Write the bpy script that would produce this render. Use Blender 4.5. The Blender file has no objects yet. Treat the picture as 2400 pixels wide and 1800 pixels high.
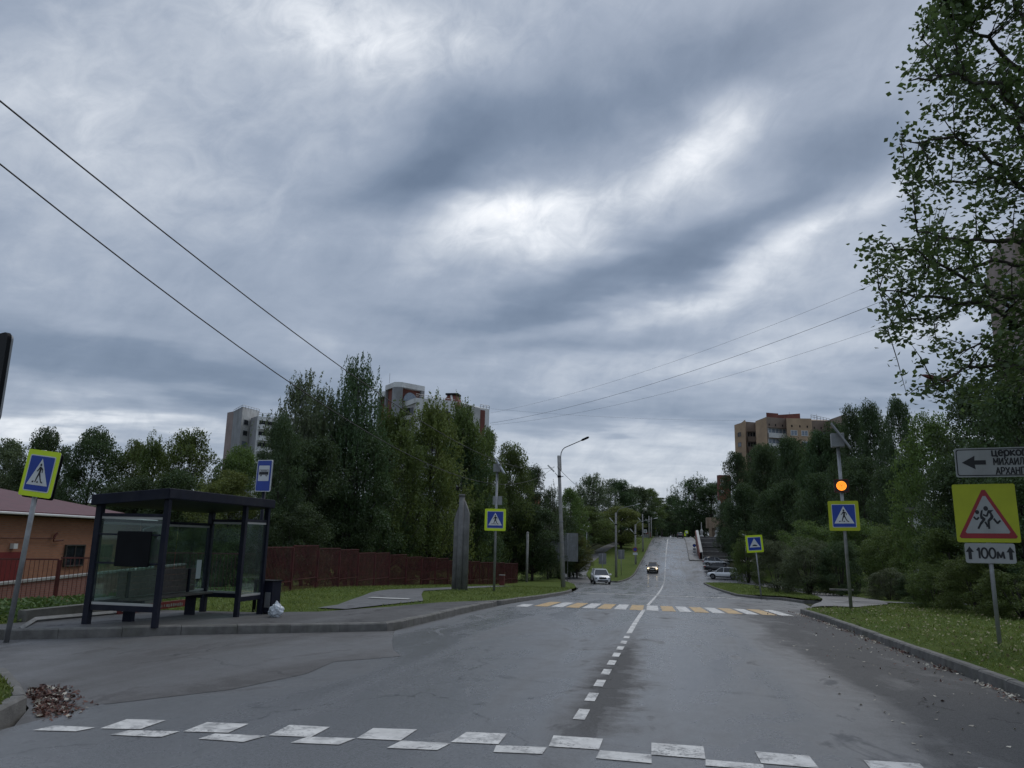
import bpy, math, random
import numpy as np
from mathutils import Vector, Matrix, Euler
S = bpy.context.scene
COL = S.collection
rnd = random.Random(7)
nr = np.random.RandomState(11)
PI = math.pi

# ---------------------------------------------------------------- camera
FPX = 1803.0
U = Vector((205, 8800, FPX)).normalized()
F = Vector((372, -378.1, FPX)); F = (F - U * F.dot(U)).normalized()
R = F.cross(U)
if R.x < 0: R = -R
EYE = 1.6
# camera axes (x right, y up, z back) written in road-aligned world coordinates
cam = bpy.data.cameras.new('camera'); camo = bpy.data.objects.new('camera', cam); COL.objects.link(camo)
cx = Vector((R.x, F.x, U.x)); cy = Vector((R.y, F.y, U.y)); cz = -Vector((R.z, F.z, U.z))
camo.matrix_world = Matrix(((cx.x, cy.x, cz.x, 0), (cx.y, cy.y, cz.y, 0), (cx.z, cy.z, cz.z, EYE), (0, 0, 0, 1)))
cam.sensor_width = 36; cam.lens = 36 * FPX / 2400
cam.clip_start = 0.05; cam.clip_end = 9000
S.camera = camo

def ray(px, py):
    d = Vector((px - 1200, -(py - 900), FPX))
    return Vector((d.dot(R), d.dot(F), d.dot(U)))
def P(px, py, dep):                       # a point seen at photo pixel (px,py) at a given depth in metres
    d = ray(px, py) * (dep / FPX)
    return Vector((d.x, d.y, EYE + d.z))

# ---------------------------------------------------------------- light
SUN_EL, SUN_AZ = 48, 20                   # behind the clouds, ahead of the viewer
sun = bpy.data.lights.new('sun', 'SUN'); sun.energy = 0.7; sun.angle = math.radians(30); sun.color = (1, .95, .88)
suno = bpy.data.objects.new('sun', sun); COL.objects.link(suno)
sd = Vector((math.sin(math.radians(SUN_AZ)) * math.cos(math.radians(SUN_EL)), math.cos(math.radians(SUN_AZ)) * math.cos(math.radians(SUN_EL)), math.sin(math.radians(SUN_EL))))
suno.rotation_euler = sd.to_track_quat('Z', 'Y').to_euler()
W = bpy.data.worlds.new('World'); S.world = W; W.use_nodes = True
S.view_settings.view_transform = 'Standard'; S.view_settings.look = 'None'
S.view_settings.exposure = 0.4; S.view_settings.gamma = 1

class NT:
    def __init__(s, tree): s.t = tree; s.n = tree.nodes; s.l = tree.links
    def new(s, typ, **kw):
        n = s.n.new(typ)
        for k, v in kw.items(): setattr(n, k, v)
        return n
    def put(s, sock, v):
        if isinstance(v, bpy.types.NodeSocket): s.l.new(v, sock)
        elif v is not None: sock.default_value = v
    def m(s, op, a, b=None, c=None, clamp=False):
        n = s.new('ShaderNodeMath', operation=op); n.use_clamp = clamp
        s.put(n.inputs[0], a); s.put(n.inputs[1], b); s.put(n.inputs[2], c)
        return n.outputs[0]
    def vm(s, op, a, b=None):
        n = s.new('ShaderNodeVectorMath', operation=op)
        s.put(n.inputs[0], a); s.put(n.inputs[1], b)
        return n.outputs[0]
    def noise(s, vec, scale, detail=4, rough=.5, dist=0, out=0):
        n = s.new('ShaderNodeTexNoise'); s.put(n.inputs['Vector'], vec)
        n.inputs['Scale'].default_value = scale; n.inputs['Detail'].default_value = detail
        n.inputs['Roughness'].default_value = rough; n.inputs['Distortion'].default_value = dist
        return n.outputs[out]
    def xyz(s, x, y, z):
        n = s.new('ShaderNodeCombineXYZ'); s.put(n.inputs[0], x); s.put(n.inputs[1], y); s.put(n.inputs[2], z)
        return n.outputs[0]
    def ramp(s, f, stops, interp='LINEAR'):
        n = s.new('ShaderNodeValToRGB'); s.put(n.inputs[0], f); cr = n.color_ramp; cr.interpolation = interp
        while len(cr.elements) < len(stops): cr.elements.new(.5)
        for e, (p, c) in zip(cr.elements, stops):
            e.position = p; e.color = (c[0], c[1], c[2], 1) if hasattr(c, '__len__') else (c, c, c, 1)
        return n.outputs[0]
    def mix(s, f, a, b, blend='MIX'):
        n = s.new('ShaderNodeMix', data_type='RGBA', blend_type=blend)
        s.put(n.inputs[0], f)
        for i, v in ((6, a), (7, b)):
            if hasattr(v, '__len__') and not isinstance(v, bpy.types.NodeSocket): v = (*v[:3], 1)
            s.put(n.inputs[i], v)
        return n.outputs[2]

def world():
    t = NT(W.node_tree)
    bg = [n for n in t.n if n.type == 'BACKGROUND'][0]
    co = t.new('ShaderNodeTexCoord').outputs['Generated']
    sp = t.new('ShaderNodeSeparateXYZ'); t.l.new(co, sp.inputs[0])
    x, y, z = sp.outputs
    az = t.m('ARCTAN2', x, y); el = t.m('ARCSINE', z)
    # cloud deck seen from below: project the direction onto a plane
    zz = t.m('ADD', t.m('MAXIMUM', z, 0.0), 0.07)
    pl = t.xyz(t.m('DIVIDE', x, zz), t.m('DIVIDE', y, zz), 0.0)
    plr = t.new('ShaderNodeVectorRotate'); plr.rotation_type = 'Z_AXIS'; t.l.new(pl, plr.inputs['Vector']); plr.inputs['Angle'].default_value = math.radians(-22)
    pls = t.vm('MULTIPLY', plr.outputs[0], (1.0, 1.35, 1))
    wn = t.noise(pls, 1.3, 4, .5, 0, 1)
    wv = t.vm('SUBTRACT', wn, (.5, .5, .5))
    wsc = t.vm('MULTIPLY', wv, (.22, .12, 0))
    ang = t.vm('ADD', t.xyz(az, el, 0), wsc)
    spa = t.new('ShaderNodeSeparateXYZ'); t.l.new(ang, spa.inputs[0])
    A, E = spa.outputs[0], spa.outputs[1]
    def blob(px, py, rx, ry, deg, amp):
        k = 2400 / 2212
        d = ray(px * k, py * k).normalized(); a0 = math.atan2(d.x, d.y); e0 = math.asin(d.z)
        s_ = 1 / 1662 * d.dot(Vector((cz.x * -1, cz.y * -1, cz.z * -1))) ** 1.5
        sx, sy = rx * s_ / math.cos(e0), ry * s_
        c, s2 = math.cos(math.radians(deg)), math.sin(math.radians(deg))
        da = t.m('SUBTRACT', A, a0); de = t.m('SUBTRACT', E, e0)
        uu = t.m('DIVIDE', t.m('ADD', t.m('MULTIPLY', da, c), t.m('MULTIPLY', de, s2)), sx)
        vv = t.m('DIVIDE', t.m('SUBTRACT', t.m('MULTIPLY', de, c), t.m('MULTIPLY', da, s2)), sy)
        q = t.m('ADD', t.m('MULTIPLY', uu, uu), t.m('MULTIPLY', vv, vv))
        return t.m('MULTIPLY', t.m('EXPONENT', t.m('MULTIPLY', q, -1.0)), amp)
    acc = 0.42
    for b in [(660, 60, 380, 120, -4, .20), (840, 110, 260, 90, 10, .16), (1090, 455, 150, 62, 18, .42), (1160, 535, 170, 55, 8, .26), (1400, 370, 240, 56, 22, .24), (1560, 250, 110, 60, 15, .12), (1540, 330, 170, 70, 20, .10),
              (1400, 660, 280, 38, 8, .18), (1660, 560, 230, 46, 24, .18), (1800, 460, 160, 40, 24, .14), (1620, 760, 420, 46, 8, .15), (250, 330, 420, 130, -6, .12), (180, 925, 420, 30, 2, .26), (1320, 950, 340, 50, 0, .12), (1180, 690, 380, 24, 8, .04),
              (1330, 1060, 300, 80, 0, .18), (1700, 1000, 300, 50, 0, .08), (120, 120, 300, 140, 0, .10),
              (1000, 300, 230, 95, 30, -.30), (920, 400, 130, 60, 10, -.14), (1330, 200, 330, 80, 18, -.22), (1620, 110, 240, 80, 25, -.16), (1800, 290, 230, 60, 4, -.20), (1680, 430, 240, 44, 26, -.24), (1340, 590, 300, 48, 14, -.32), (1090, 690, 300, 50, 6, -.18), (1230, 760, 260, 30, 4, -.14),
              (280, 790, 560, 70, -3, -.22), (640, 640, 300, 90, -8, -.05), (1850, 880, 420, 40, 0, -.16), (1250, 880, 260, 30, 3, -.14), (620, 830, 260, 60, 0, -.10), (1500, 900, 500, 22, 2, -.08)]:
        acc = t.m('ADD', acc, blob(*b))
    n1 = t.noise(pls, .9, 8, .58, .4)
    n2 = t.noise(pls, 3.2, 8, .62, .3)
    n3 = t.noise(t.vm('MULTIPLY', pl, (.7, 1.3, 1)), .55, 6, .5, .2)
    rot = t.new('ShaderNodeVectorRotate'); rot.rotation_type = 'Z_AXIS'; t.l.new(t.xyz(az, el, 0), rot.inputs['Vector']); rot.inputs['Angle'].default_value = math.radians(-24)
    ra = t.vm('MULTIPLY', rot.outputs[0], (1, 1.5, 1))
    n4 = t.noise(ra, 5.5, 10, .58, .5)
    n5 = t.noise(ra, 17, 8, .62, .6)
    v = t.m('ADD', acc, t.m('MULTIPLY', t.m('SUBTRACT', n1, .5), .26))
    v = t.m('ADD', v, t.m('MULTIPLY', t.m('SUBTRACT', n2, .5), t.m('MULTIPLY', t.m('ADD', acc, -.1), .28)))
    v = t.m('ADD', v, t.m('MULTIPLY', t.m('SUBTRACT', n3, .5), .22))
    v = t.m('ADD', v, t.m('MULTIPLY', t.m('SUBTRACT', n4, .5), .34))
    v = t.m('ADD', t.m('MULTIPLY', t.m('SUBTRACT', v, .42), 1.08), .43)
    v = t.m('ADD', v, t.m('MULTIPLY', t.m('SUBTRACT', n5, .5), t.m('MULTIPLY', t.m('MAXIMUM', t.m('SUBTRACT', acc, .26), .10), 1.25)))
    cl = t.ramp(v, [(0, (.110, .148, .212)), (.2, (.162, .206, .280)), (.42, (.270, .315, .392)), (.6, (.412, .452, .515)), (.8, (.62, .65, .695)), (1, (.80, .81, .83))])
    # clouds overhead are brighter than those near the horizon
    mr = t.new('ShaderNodeMapRange'); mr.interpolation_type = 'SMOOTHSTEP'
    t.put(mr.inputs[0], el); mr.inputs[1].default_value = math.radians(42); mr.inputs[2].default_value = math.radians(75)
    mr.inputs[3].default_value = 1; mr.inputs[4].default_value = 1.7
    cl = t.vm('MULTIPLY', cl, t.xyz(mr.outputs[0], mr.outputs[0], mr.outputs[0]))
    sky = t.new('ShaderNodeTexSky', sky_type='NISHITA'); sky.sun_disc = False
    sky.sun_elevation = math.radians(SUN_EL); sky.sun_rotation = math.radians(SUN_AZ)
    sk = t.vm('MULTIPLY', sky.outputs[0], (.08, .08, .08))
    t.l.new(t.mix(.94, sk, cl), bg.inputs['Color'])
    bg.inputs['Strength'].default_value = 1.0
world()

# ---------------------------------------------------------------- terrain functions
_prof = [(-60, .9), (-30, .5), (0, 0), (6, -.1), (15, -.27), (26, -.5), (36, -.92), (50, -1.5), (63, -2.0), (79, -2.55), (95, -2.95), (107, -3.15), (119, -3.0), (136, -1.6), (165, .7), (195, 2.8), (225, 3.75), (257, 4.2), (300, 4.0), (6000, 3.6)]
_py = np.array([p[0] for p in _prof]); _pz = np.array([p[1] for p in _prof])
_gy = np.arange(-60, 400, .5); _gz = np.mean([np.interp(_gy + d, _py, _pz) for d in (-6, -4, -2, 0, 2, 4, 6)], axis=0)
def zr(y): return float(np.interp(y, _gy, _gz))
def sst(a, b, x):
    t = min(1, max(0, (x - a) / (b - a))); return t * t * (3 - 2 * t)
def T(x, y):
    r = 0
    if x > 4.5:
        r += .10 * sst(4.6, 5.6, x) * (1 - .7 * sst(90, 104, y))
        r += .045 * max(0, x - 13) * (1 - sst(150, 260, y))
        r = min(r, 6)
    if x < -5.9:
        r += .08 * sst(5.9, 7.2, -x) * sst(25, 30, y) * (1 - sst(50, 60, y))
        r -= .62 * sst(12.6, 19.5, -x) * (1 - .75 * sst(27, 34, y)) * sst(5, 12, y)
        r -= .03 * max(0, -x - 17)
        r = max(r, -2.2)
        r += .05 * max(0, -x - 8) * sst(125, 170, y)
    return r
def gz(x, y, dz=0): return zr(y) + T(x, y) + dz

# ---------------------------------------------------------------- mesh helpers
class MB:
    def __init__(s): s.v = []; s.f = []; s.mi = []; s.M = Matrix(); s.mat = 0
    def add(s, vs, fs, mat=None):
        o = len(s.v); s.v += [tuple(s.M @ Vector(v)) for v in vs]
        s.f += [tuple(i + o for i in f) for f in fs]; s.mi += [s.mat if mat is None else mat] * len(fs)
        return s
    def box(s, x0, x1, y0, y1, z0, z1, mat=None):
        v = [(x, y, z) for z in (z0, z1) for y in (y0, y1) for x in (x0, x1)]
        return s.add(v, [(0, 2, 3, 1), (4, 5, 7, 6), (0, 1, 5, 4), (2, 6, 7, 3), (0, 4, 6, 2), (1, 3, 7, 5)], mat)
    def cbox(s, c, size, mat=None):
        return s.box(c[0] - size[0] / 2, c[0] + size[0] / 2, c[1] - size[1] / 2, c[1] + size[1] / 2, c[2] - size[2] / 2, c[2] + size[2] / 2, mat)
    def tube(s, pts, rad, n=8, mat=None, cap=True):
        pts = [Vector(p) for p in pts]
        if not hasattr(rad, '__len__'): rad = [rad] * len(pts)
        vs = []; up = Vector((0, 0, 1))
        d0 = (pts[1] - pts[0]).normalized()
        ref = Vector((1, 0, 0)) if abs(d0.x) < .8 else Vector((0, 1, 0))
        a = d0.cross(ref).normalized()
        for i, p in enumerate(pts):
            d = (pts[min(i + 1, len(pts) - 1)] - pts[max(i - 1, 0)]).normalized()
            a = (a - d * a.dot(d)).normalized(); b = d.cross(a)
            for k in range(n):
                an = 2 * PI * k / n
                vs.append(p + (a * math.cos(an) + b * math.sin(an)) * rad[i])
        fs = [(i * n + k, i * n + (k + 1) % n, (i + 1) * n + (k + 1) % n, (i + 1) * n + k) for i in range(len(pts) - 1) for k in range(n)]
        if cap: fs += [tuple(reversed(range(n))), tuple(range((len(pts) - 1) * n, len(pts) * n))]
        return s.add(vs, fs, mat)
    def poly(s, pts, mat=None): return s.add(pts, [tuple(range(len(pts)))], mat)
    def prism(s, pts, z0, z1, mat=None):           # plan polygon, vertical walls
        n = len(pts)
        z0l = z0 if hasattr(z0, '__len__') else [z0] * n; z1l = z1 if hasattr(z1, '__len__') else [z1] * n
        v = [(p[0], p[1], z0l[i]) for i, p in enumerate(pts)] + [(p[0], p[1], z1l[i]) for i, p in enumerate(pts)]
        return s.add(v, [(i, (i + 1) % n, n + (i + 1) % n, n + i) for i in range(n)] + [tuple(reversed(range(n))), tuple(range(n, 2 * n))], mat)
    def plate(s, pts, y, th, mat=None):             # outline in XZ, facing -Y, thickness th behind y
        n = len(pts)
        v = [(p[0], y, p[1]) for p in pts] + [(p[0], y + th, p[1]) for p in pts]
        return s.add(v, [tuple(range(n)), tuple(reversed(range(n, 2 * n)))] + [(i, n + i, n + (i + 1) % n, (i + 1) % n) for i in range(n)], mat)
    def face2(s, pts, y, mat=None): return s.add([(p[0], y, p[1]) for p in pts], [tuple(range(len(pts)))], mat)
    def lathe(s, prof, n=16, mat=None, axis='z'):
        vs = []
        for r, h in prof:
            for k in range(n):
                a = 2 * PI * k / n
                q = (r * math.cos(a), r * math.sin(a), h)
                if axis == 'y': q = (q[0], q[2], q[1])
                vs.append(q)
        m = len(prof)
        return s.add(vs, [(i * n + k, i * n + (k + 1) % n, (i + 1) * n + (k + 1) % n, (i + 1) * n + k) for i in range(m - 1) for k in range(n)], mat)
    def loft(s, secs, mat=None, cap=True):
        n = len(secs[0]); vs = [p for q in secs for p in q]
        fs = [(i * n + k, i * n + (k + 1) % n, (i + 1) * n + (k + 1) % n, (i + 1) * n + k) for i in range(len(secs) - 1) for k in range(n)]
        if cap: fs += [tuple(reversed(range(n))), tuple(range((len(secs) - 1) * n, len(secs) * n))]
        return s.add(vs, fs, mat)
    def build(s, name, mats, parent=None, smooth=False, fix=True):
        me = bpy.data.meshes.new(name); me.from_pydata(s.v, [], s.f)
        if not hasattr(mats, '__len__'): mats = [mats]
        for m in mats: me.materials.append(m)
        me.polygons.foreach_set('material_index', s.mi)
        if smooth: me.polygons.foreach_set('use_smooth', [True] * len(s.f))
        me.update()
        if fix:
            import bmesh
            bm = bmesh.new(); bm.from_mesh(me); bmesh.ops.recalc_face_normals(bm, faces=bm.faces); bm.to_mesh(me); bm.free()
        o = bpy.data.objects.new(name, me); COL.objects.link(o)
        if parent: o.parent = parent
        return o
def tag(o, label=None, cat=None, group=None, kind=None):
    if label: o['label'] = label
    if cat: o['category'] = cat
    if group: o['group'] = group
    if kind: o['kind'] = kind
    return o
def thing(name, label, cat, loc=(0, 0, 0), rot=(0, 0, 0), group=None):
    o = bpy.data.objects.new(name, None); COL.objects.link(o); o.location = loc; o.rotation_euler = rot
    return tag(o, label, cat, group)
def bevel(o, w=.01, seg=2):
    m = o.modifiers.new('b', 'BEVEL'); m.width = w; m.segments = seg; m.limit_method = 'ANGLE'; return o
def copy_tree(o, parent=None):
    c = o.copy(); COL.objects.link(c); c.parent = parent
    for ch in [x for x in bpy.data.objects if x.parent == o]: copy_tree(ch, c)
    return c

# ---------------------------------------------------------------- materials
def mat(name, col, rough=.6, metal=0, var=.12, vscale=3, bump=0, bscale=40, spec=.5, emit=None, es=0, coat=0, dirt=None, dscale=1.5, damt=.5):
    m = bpy.data.materials.new(name); m.use_nodes = True; t = NT(m.node_tree)
    b = t.n['Principled BSDF']
    oc = t.new('ShaderNodeTexCoord').outputs['Object']
    n = t.noise(oc, vscale, 6, .6)
    c2 = [max(0, c * (1 - var * 1.6)) for c in col[:3]]; c1 = [min(1, c * (1 + var)) for c in col[:3]]
    c = t.mix(t.ramp(n, [(.3, 0), (.7, 1)]), c2, c1)
    if dirt:
        dn = t.noise(t.vm('MULTIPLY', oc, (1, 1, .35)), dscale, 8, .65, .5)
        c = t.mix(t.m('MULTIPLY', t.ramp(dn, [(.48, 0), (.66, 1)]), damt), c, dirt)
    if name.startswith('road_paint'):      # chipped down to the asphalt
        c = t.mix(t.ramp(t.m('ADD', t.m('MULTIPLY', t.noise(oc, 26, 6, .75), .6), t.m('MULTIPLY', t.noise(oc, 3, 4, .6), .4)), [(.54, 0), (.60, .85)]), c, (.11, .11, .115))
    t.l.new(c, b.inputs['Base Color'])
    b.inputs['Roughness'].default_value = rough; b.inputs['Metallic'].default_value = metal
    b.inputs['Specular IOR Level'].default_value = spec; b.inputs['Coat Weight'].default_value = coat
    b.inputs['Coat Roughness'].default_value = .05
    if bump:
        bn = t.new('ShaderNodeBump'); bn.inputs['Strength'].default_value = bump; bn.inputs['Distance'].default_value = .02
        t.l.new(t.noise(oc, bscale, 5, .6), bn.inputs['Height']); t.l.new(bn.outputs[0], b.inputs['Normal'])
    if emit: b.inputs['Emission Color'].default_value = (*emit, 1); b.inputs['Emission Strength'].default_value = es
    return m
def brick(name, c1, c2, mortar, scale=1.0, rough=.85, dirt=None, damt=.4):
    m = bpy.data.materials.new(name); m.use_nodes = True; t = NT(m.node_tree); b = t.n['Principled BSDF']
    geo = t.new('ShaderNodeNewGeometry'); tc = t.new('ShaderNodeTexCoord').outputs['Object']
    s1 = t.new('ShaderNodeSeparateXYZ'); t.l.new(tc, s1.inputs[0]); s2 = t.new('ShaderNodeSeparateXYZ'); t.l.new(geo.outputs['Normal'], s2.inputs[0])
    # run the courses along whichever way the wall runs
    hx = t.m('SUBTRACT', t.m('MULTIPLY', s1.outputs[0], s2.outputs[1]), t.m('MULTIPLY', s1.outputs[1], s2.outputs[0]))
    bt = t.new('ShaderNodeTexBrick'); t.l.new(t.xyz(hx, s1.outputs[2], 0), bt.inputs['Vector'])
    bt.inputs['Scale'].default_value = scale; bt.inputs['Brick Width'].default_value = .26; bt.inputs['Row Height'].default_value = .077; bt.inputs['Mortar Size'].default_value = .008
    bt.inputs['Color1'].default_value = (*c1, 1); bt.inputs['Color2'].default_value = (*c2, 1); bt.inputs['Mortar'].default_value = (*mortar, 1)
    n = t.noise(tc, .6, 7, .65)
    c = t.mix(t.m('MULTIPLY', t.ramp(n, [(.4, 0), (.75, 1)]), damt), bt.outputs[0], dirt or [x * .5 for x in c1])
    t.l.new(c, b.inputs['Base Color']); b.inputs['Roughness'].default_value = rough
    return m
def asphalt(name, col, wet=.5, streak=True, tint=(.10, .095, .085), rlo=.2, rhi=.62):
    m = bpy.data.materials.new(name); m.use_nodes = True; t = NT(m.node_tree); b = t.n['Principled BSDF']
    oc = t.new('ShaderNodeTexCoord').outputs['Object']
    fine = t.noise(oc, 90, 3, .7)
    grain = t.noise(oc, 38, 4, .75)
    big = t.noise(t.vm('MULTIPLY', oc, (1.0, .22, 1)), .55, 6, .62, .6)
    med = t.noise(oc, 2.2, 7, .65, .4)
    spx = t.new('ShaderNodeSeparateXYZ'); t.l.new(oc, spx.inputs[0])
    # the right-hand edge of the road is drier and darker
    lane = t.new('ShaderNodeMapRange'); lane.interpolation_type = 'SMOOTHSTEP'
    t.put(lane.inputs[0], t.m('ADD', spx.outputs[0], t.m('MULTIPLY', t.m('SUBTRACT', big, .5), 5.0)))
    lane.inputs[1].default_value = 1.2; lane.inputs[2].default_value = 3.0; lane.inputs[3].default_value = 0; lane.inputs[4].default_value = 1.0 if streak else 0
    w = t.m('ADD', t.m('ADD', t.m('MULTIPLY', t.m('SUBTRACT', big, .5), 2.2), t.m('MULTIPLY', t.m('SUBTRACT', med, .5), .8)), wet)
    if streak:      # the damp has dried along the centre line near the viewer
        cxn = t.m('MULTIPLY', t.m('ABSOLUTE', t.m('ADD', t.m('ADD', spx.outputs[0], .82), t.m('MULTIPLY', t.m('SUBTRACT', med, .5), .9))), 2.0)
        cm = t.m('MULTIPLY', t.m('SUBTRACT', 1.0, cxn, clamp=True), t.m('MULTIPLY', t.ramp(t.m('DIVIDE', spx.outputs[1], 60), [(.115, 0), (.15, 1), (.25, .8), (.36, 0)]), 1.1))
        w = t.m('SUBTRACT', w, cm)
    w = t.m('SUBTRACT', w, t.m('MULTIPLY', lane.outputs[0], t.ramp(t.m('DIVIDE', spx.outputs[1], 60), [(.35, 1), (.75, .12)])), clamp=True)
    c = t.mix(w, [x * 1.0 for x in tint], col)
    c = t.mix(t.ramp(fine, [(.3, 0), (.72, 1)]), c, t.mix(.45, c, (.25, .25, .25)))
    c = t.mix(t.ramp(grain, [(.32, .5), (.5, 0)]), c, (.03, .03, .032))
    c = t.mix(t.ramp(grain, [(.62, 0), (.75, .35)]), c, (.30, .30, .29))
    sp = t.noise(oc, 1.1, 8, .7, .8)
    c = t.mix(t.m('MULTIPLY', t.ramp(sp, [(.58, 0), (.70, 1)]), .4), c, (.03, .03, .032))
    # hairline cracks and faint wheel tracks
    vo = t.new('ShaderNodeTexVoronoi', feature='DISTANCE_TO_EDGE'); t.l.new(t.vm('ADD', t.vm('MULTIPLY', oc, (1, .7, 1)), t.vm('MULTIPLY', t.noise(oc, 1.4, 5, .6, 0, 1), (.9, .9, 0))), vo.inputs['Vector']); vo.inputs['Scale'].default_value = .22
    stn = t.noise(t.vm('MULTIPLY', oc, (.9, .45, 1)), .9, 5, .6, 1.2)
    w = t.m('SUBTRACT', w, t.ramp(stn, [(.60, 0), (.68, .75)]), clamp=True)
    ck = t.m('MULTIPLY', t.m('LESS_THAN', vo.outputs['Distance'], .0035), t.ramp(med, [(.45, 0), (.55, .6)]))
    c = t.mix(ck, c, (.02, .02, .02))
    tr = t.m('ABSOLUTE', t.m('SINE', t.m('MULTIPLY', t.m('ADD', spx.outputs[0], .1), 1.75)))
    w = t.m('SUBTRACT', w, t.m('MULTIPLY', t.ramp(tr, [(.0, 1), (.45, 0)]), t.m('MULTIPLY', big, .28 if streak else .1)), clamp=True)
    t.l.new(t.m('ADD', t.m('MULTIPLY', w, .46), .10), b.inputs['Specular IOR Level'])
    t.l.new(c, b.inputs['Base Color'])
    t.l.new(t.m('ADD', t.m('MULTIPLY', t.m('SUBTRACT', 1.0, w), rhi - rlo), t.m('ADD', t.m('MULTIPLY', med, .14), rlo - .07)), b.inputs['Roughness'])
    bn = t.new('ShaderNodeBump'); bn.inputs['Strength'].default_value = .35; bn.inputs['Distance'].default_value = .006
    t.l.new(t.noise(oc, 160, 3, .7), bn.inputs['Height']); t.l.new(bn.outputs[0], b.inputs['Normal'])
    return m
def leafmat(name, col, trans=.35, var=.35, rough=.55, hue=None):
    m = bpy.data.materials.new(name); m.use_nodes = True; t = NT(m.node_tree)
    for n in list(t.n): t.n.remove(n)
    out = t.new('ShaderNodeOutputMaterial')
    geo = t.new('ShaderNodeNewGeometry'); oi = t.new('ShaderNodeObjectInfo')
    oc = t.new('ShaderNodeTexCoord').outputs['Object']
    hi = [min(1, c * (1 + var)) for c in col]; lo = [c * (1 - var) for c in col]
    if hue: hi = hue
    c = t.mix(geo.outputs['Random Per Island'], lo, hi)
    nz = t.noise(oc, .55, 3, .6)
    c = t.mix(t.m('MULTIPLY', t.ramp(nz, [(.38, 0), (.68, 1)]), .55), c, [x * 1.35 for x in hi])
    hs = t.new('ShaderNodeHueSaturation'); t.put(hs.inputs['Hue'], t.m('ADD', t.m('MULTIPLY', oi.outputs['Random'], .03), .485)); t.put(hs.inputs['Value'], t.m('ADD', t.m('MULTIPLY', oi.outputs['Random'], .35), .82)); t.l.new(c, hs.inputs['Color'])
    d = t.new('ShaderNodeBsdfDiffuse'); tr = t.new('ShaderNodeBsdfTranslucent'); g = t.new('ShaderNodeBsdfGlossy'); g.inputs['Roughness'].default_value = rough
    t.l.new(hs.outputs[0], d.inputs[0]); t.l.new(hs.outputs[0], tr.inputs[0]); g.inputs[0].default_value = (.6, .65, .7, 1)
    m1 = t.new('ShaderNodeMixShader'); m1.inputs[0].default_value = trans; t.l.new(d.outputs[0], m1.inputs[1]); t.l.new(tr.outputs[0], m1.inputs[2])
    m2 = t.new('ShaderNodeMixShader'); m2.inputs[0].default_value = .045; t.l.new(m1.outputs[0], m2.inputs[1]); t.l.new(g.outputs[0], m2.inputs[2])
    t.l.new(m2.outputs[0], out.inputs[0])
    return m
def glassmat(name, tint=(.8, .9, .88), clear=.8, rough=.03):
    m = bpy.data.materials.new(name); m.use_nodes = True; t = NT(m.node_tree)
    for n in list(t.n): t.n.remove(n)
    out = t.new('ShaderNodeOutputMaterial'); tr = t.new('ShaderNodeBsdfTransparent'); tr.inputs[0].default_value = (*tint, 1)
    g = t.new('ShaderNodeBsdfGlossy'); g.inputs['Roughness'].default_value = rough
    d = t.new('ShaderNodeBsdfDiffuse'); d.inputs[0].default_value = (.35, .37, .35, 1)
    oc = t.new('ShaderNodeTexCoord').outputs['Object']
    dust = t.m('MULTIPLY', t.ramp(t.noise(oc, 1.2, 3, .5), [(.3, .3), (.8, 1)]), .10)
    fr = t.new('ShaderNodeFresnel'); fr.inputs[0].default_value = 1.5
    a = t.new('ShaderNodeMixShader'); t.l.new(dust, a.inputs[0]); t.l.new(tr.outputs[0], a.inputs[1]); t.l.new(d.outputs[0], a.inputs[2])
    b = t.new('ShaderNodeMixShader'); t.l.new(t.m('MULTIPLY', fr.outputs[0], .45), b.inputs[0]); t.l.new(a.outputs[0], b.inputs[1]); t.l.new(g.outputs[0], b.inputs[2])
    t.l.new(b.outputs[0], out.inputs[0]); return m
def lawnmat(name, c1, c2, c3):
    m = bpy.data.materials.new(name); m.use_nodes = True; t = NT(m.node_tree); b = t.n['Principled BSDF']
    oc = t.new('ShaderNodeTexCoord').outputs['Object']
    a = t.noise(oc, .35, 6, .65); d = t.noise(oc, 6, 6, .7); e = t.noise(oc, 28, 4, .7)
    c = t.mix(t.ramp(a, [(.35, 0), (.65, 1)]), c1, c2)
    c = t.mix(t.ramp(d, [(.45, 0), (.75, .8)]), c, c3)
    c = t.mix(t.ramp(e, [(.3, .75), (.6, 0)]), c, [x * .3 for x in c1])
    t.l.new(c, b.inputs['Base Color']); b.inputs['Roughness'].default_value = .95; b.inputs['Specular IOR Level'].default_value = .1
    bn = t.new('ShaderNodeBump'); bn.inputs['Strength'].default_value = 1; bn.inputs['Distance'].default_value = .08
    t.l.new(d, bn.inputs['Height']); t.l.new(bn.outputs[0], b.inputs['Normal']); return m

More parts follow.
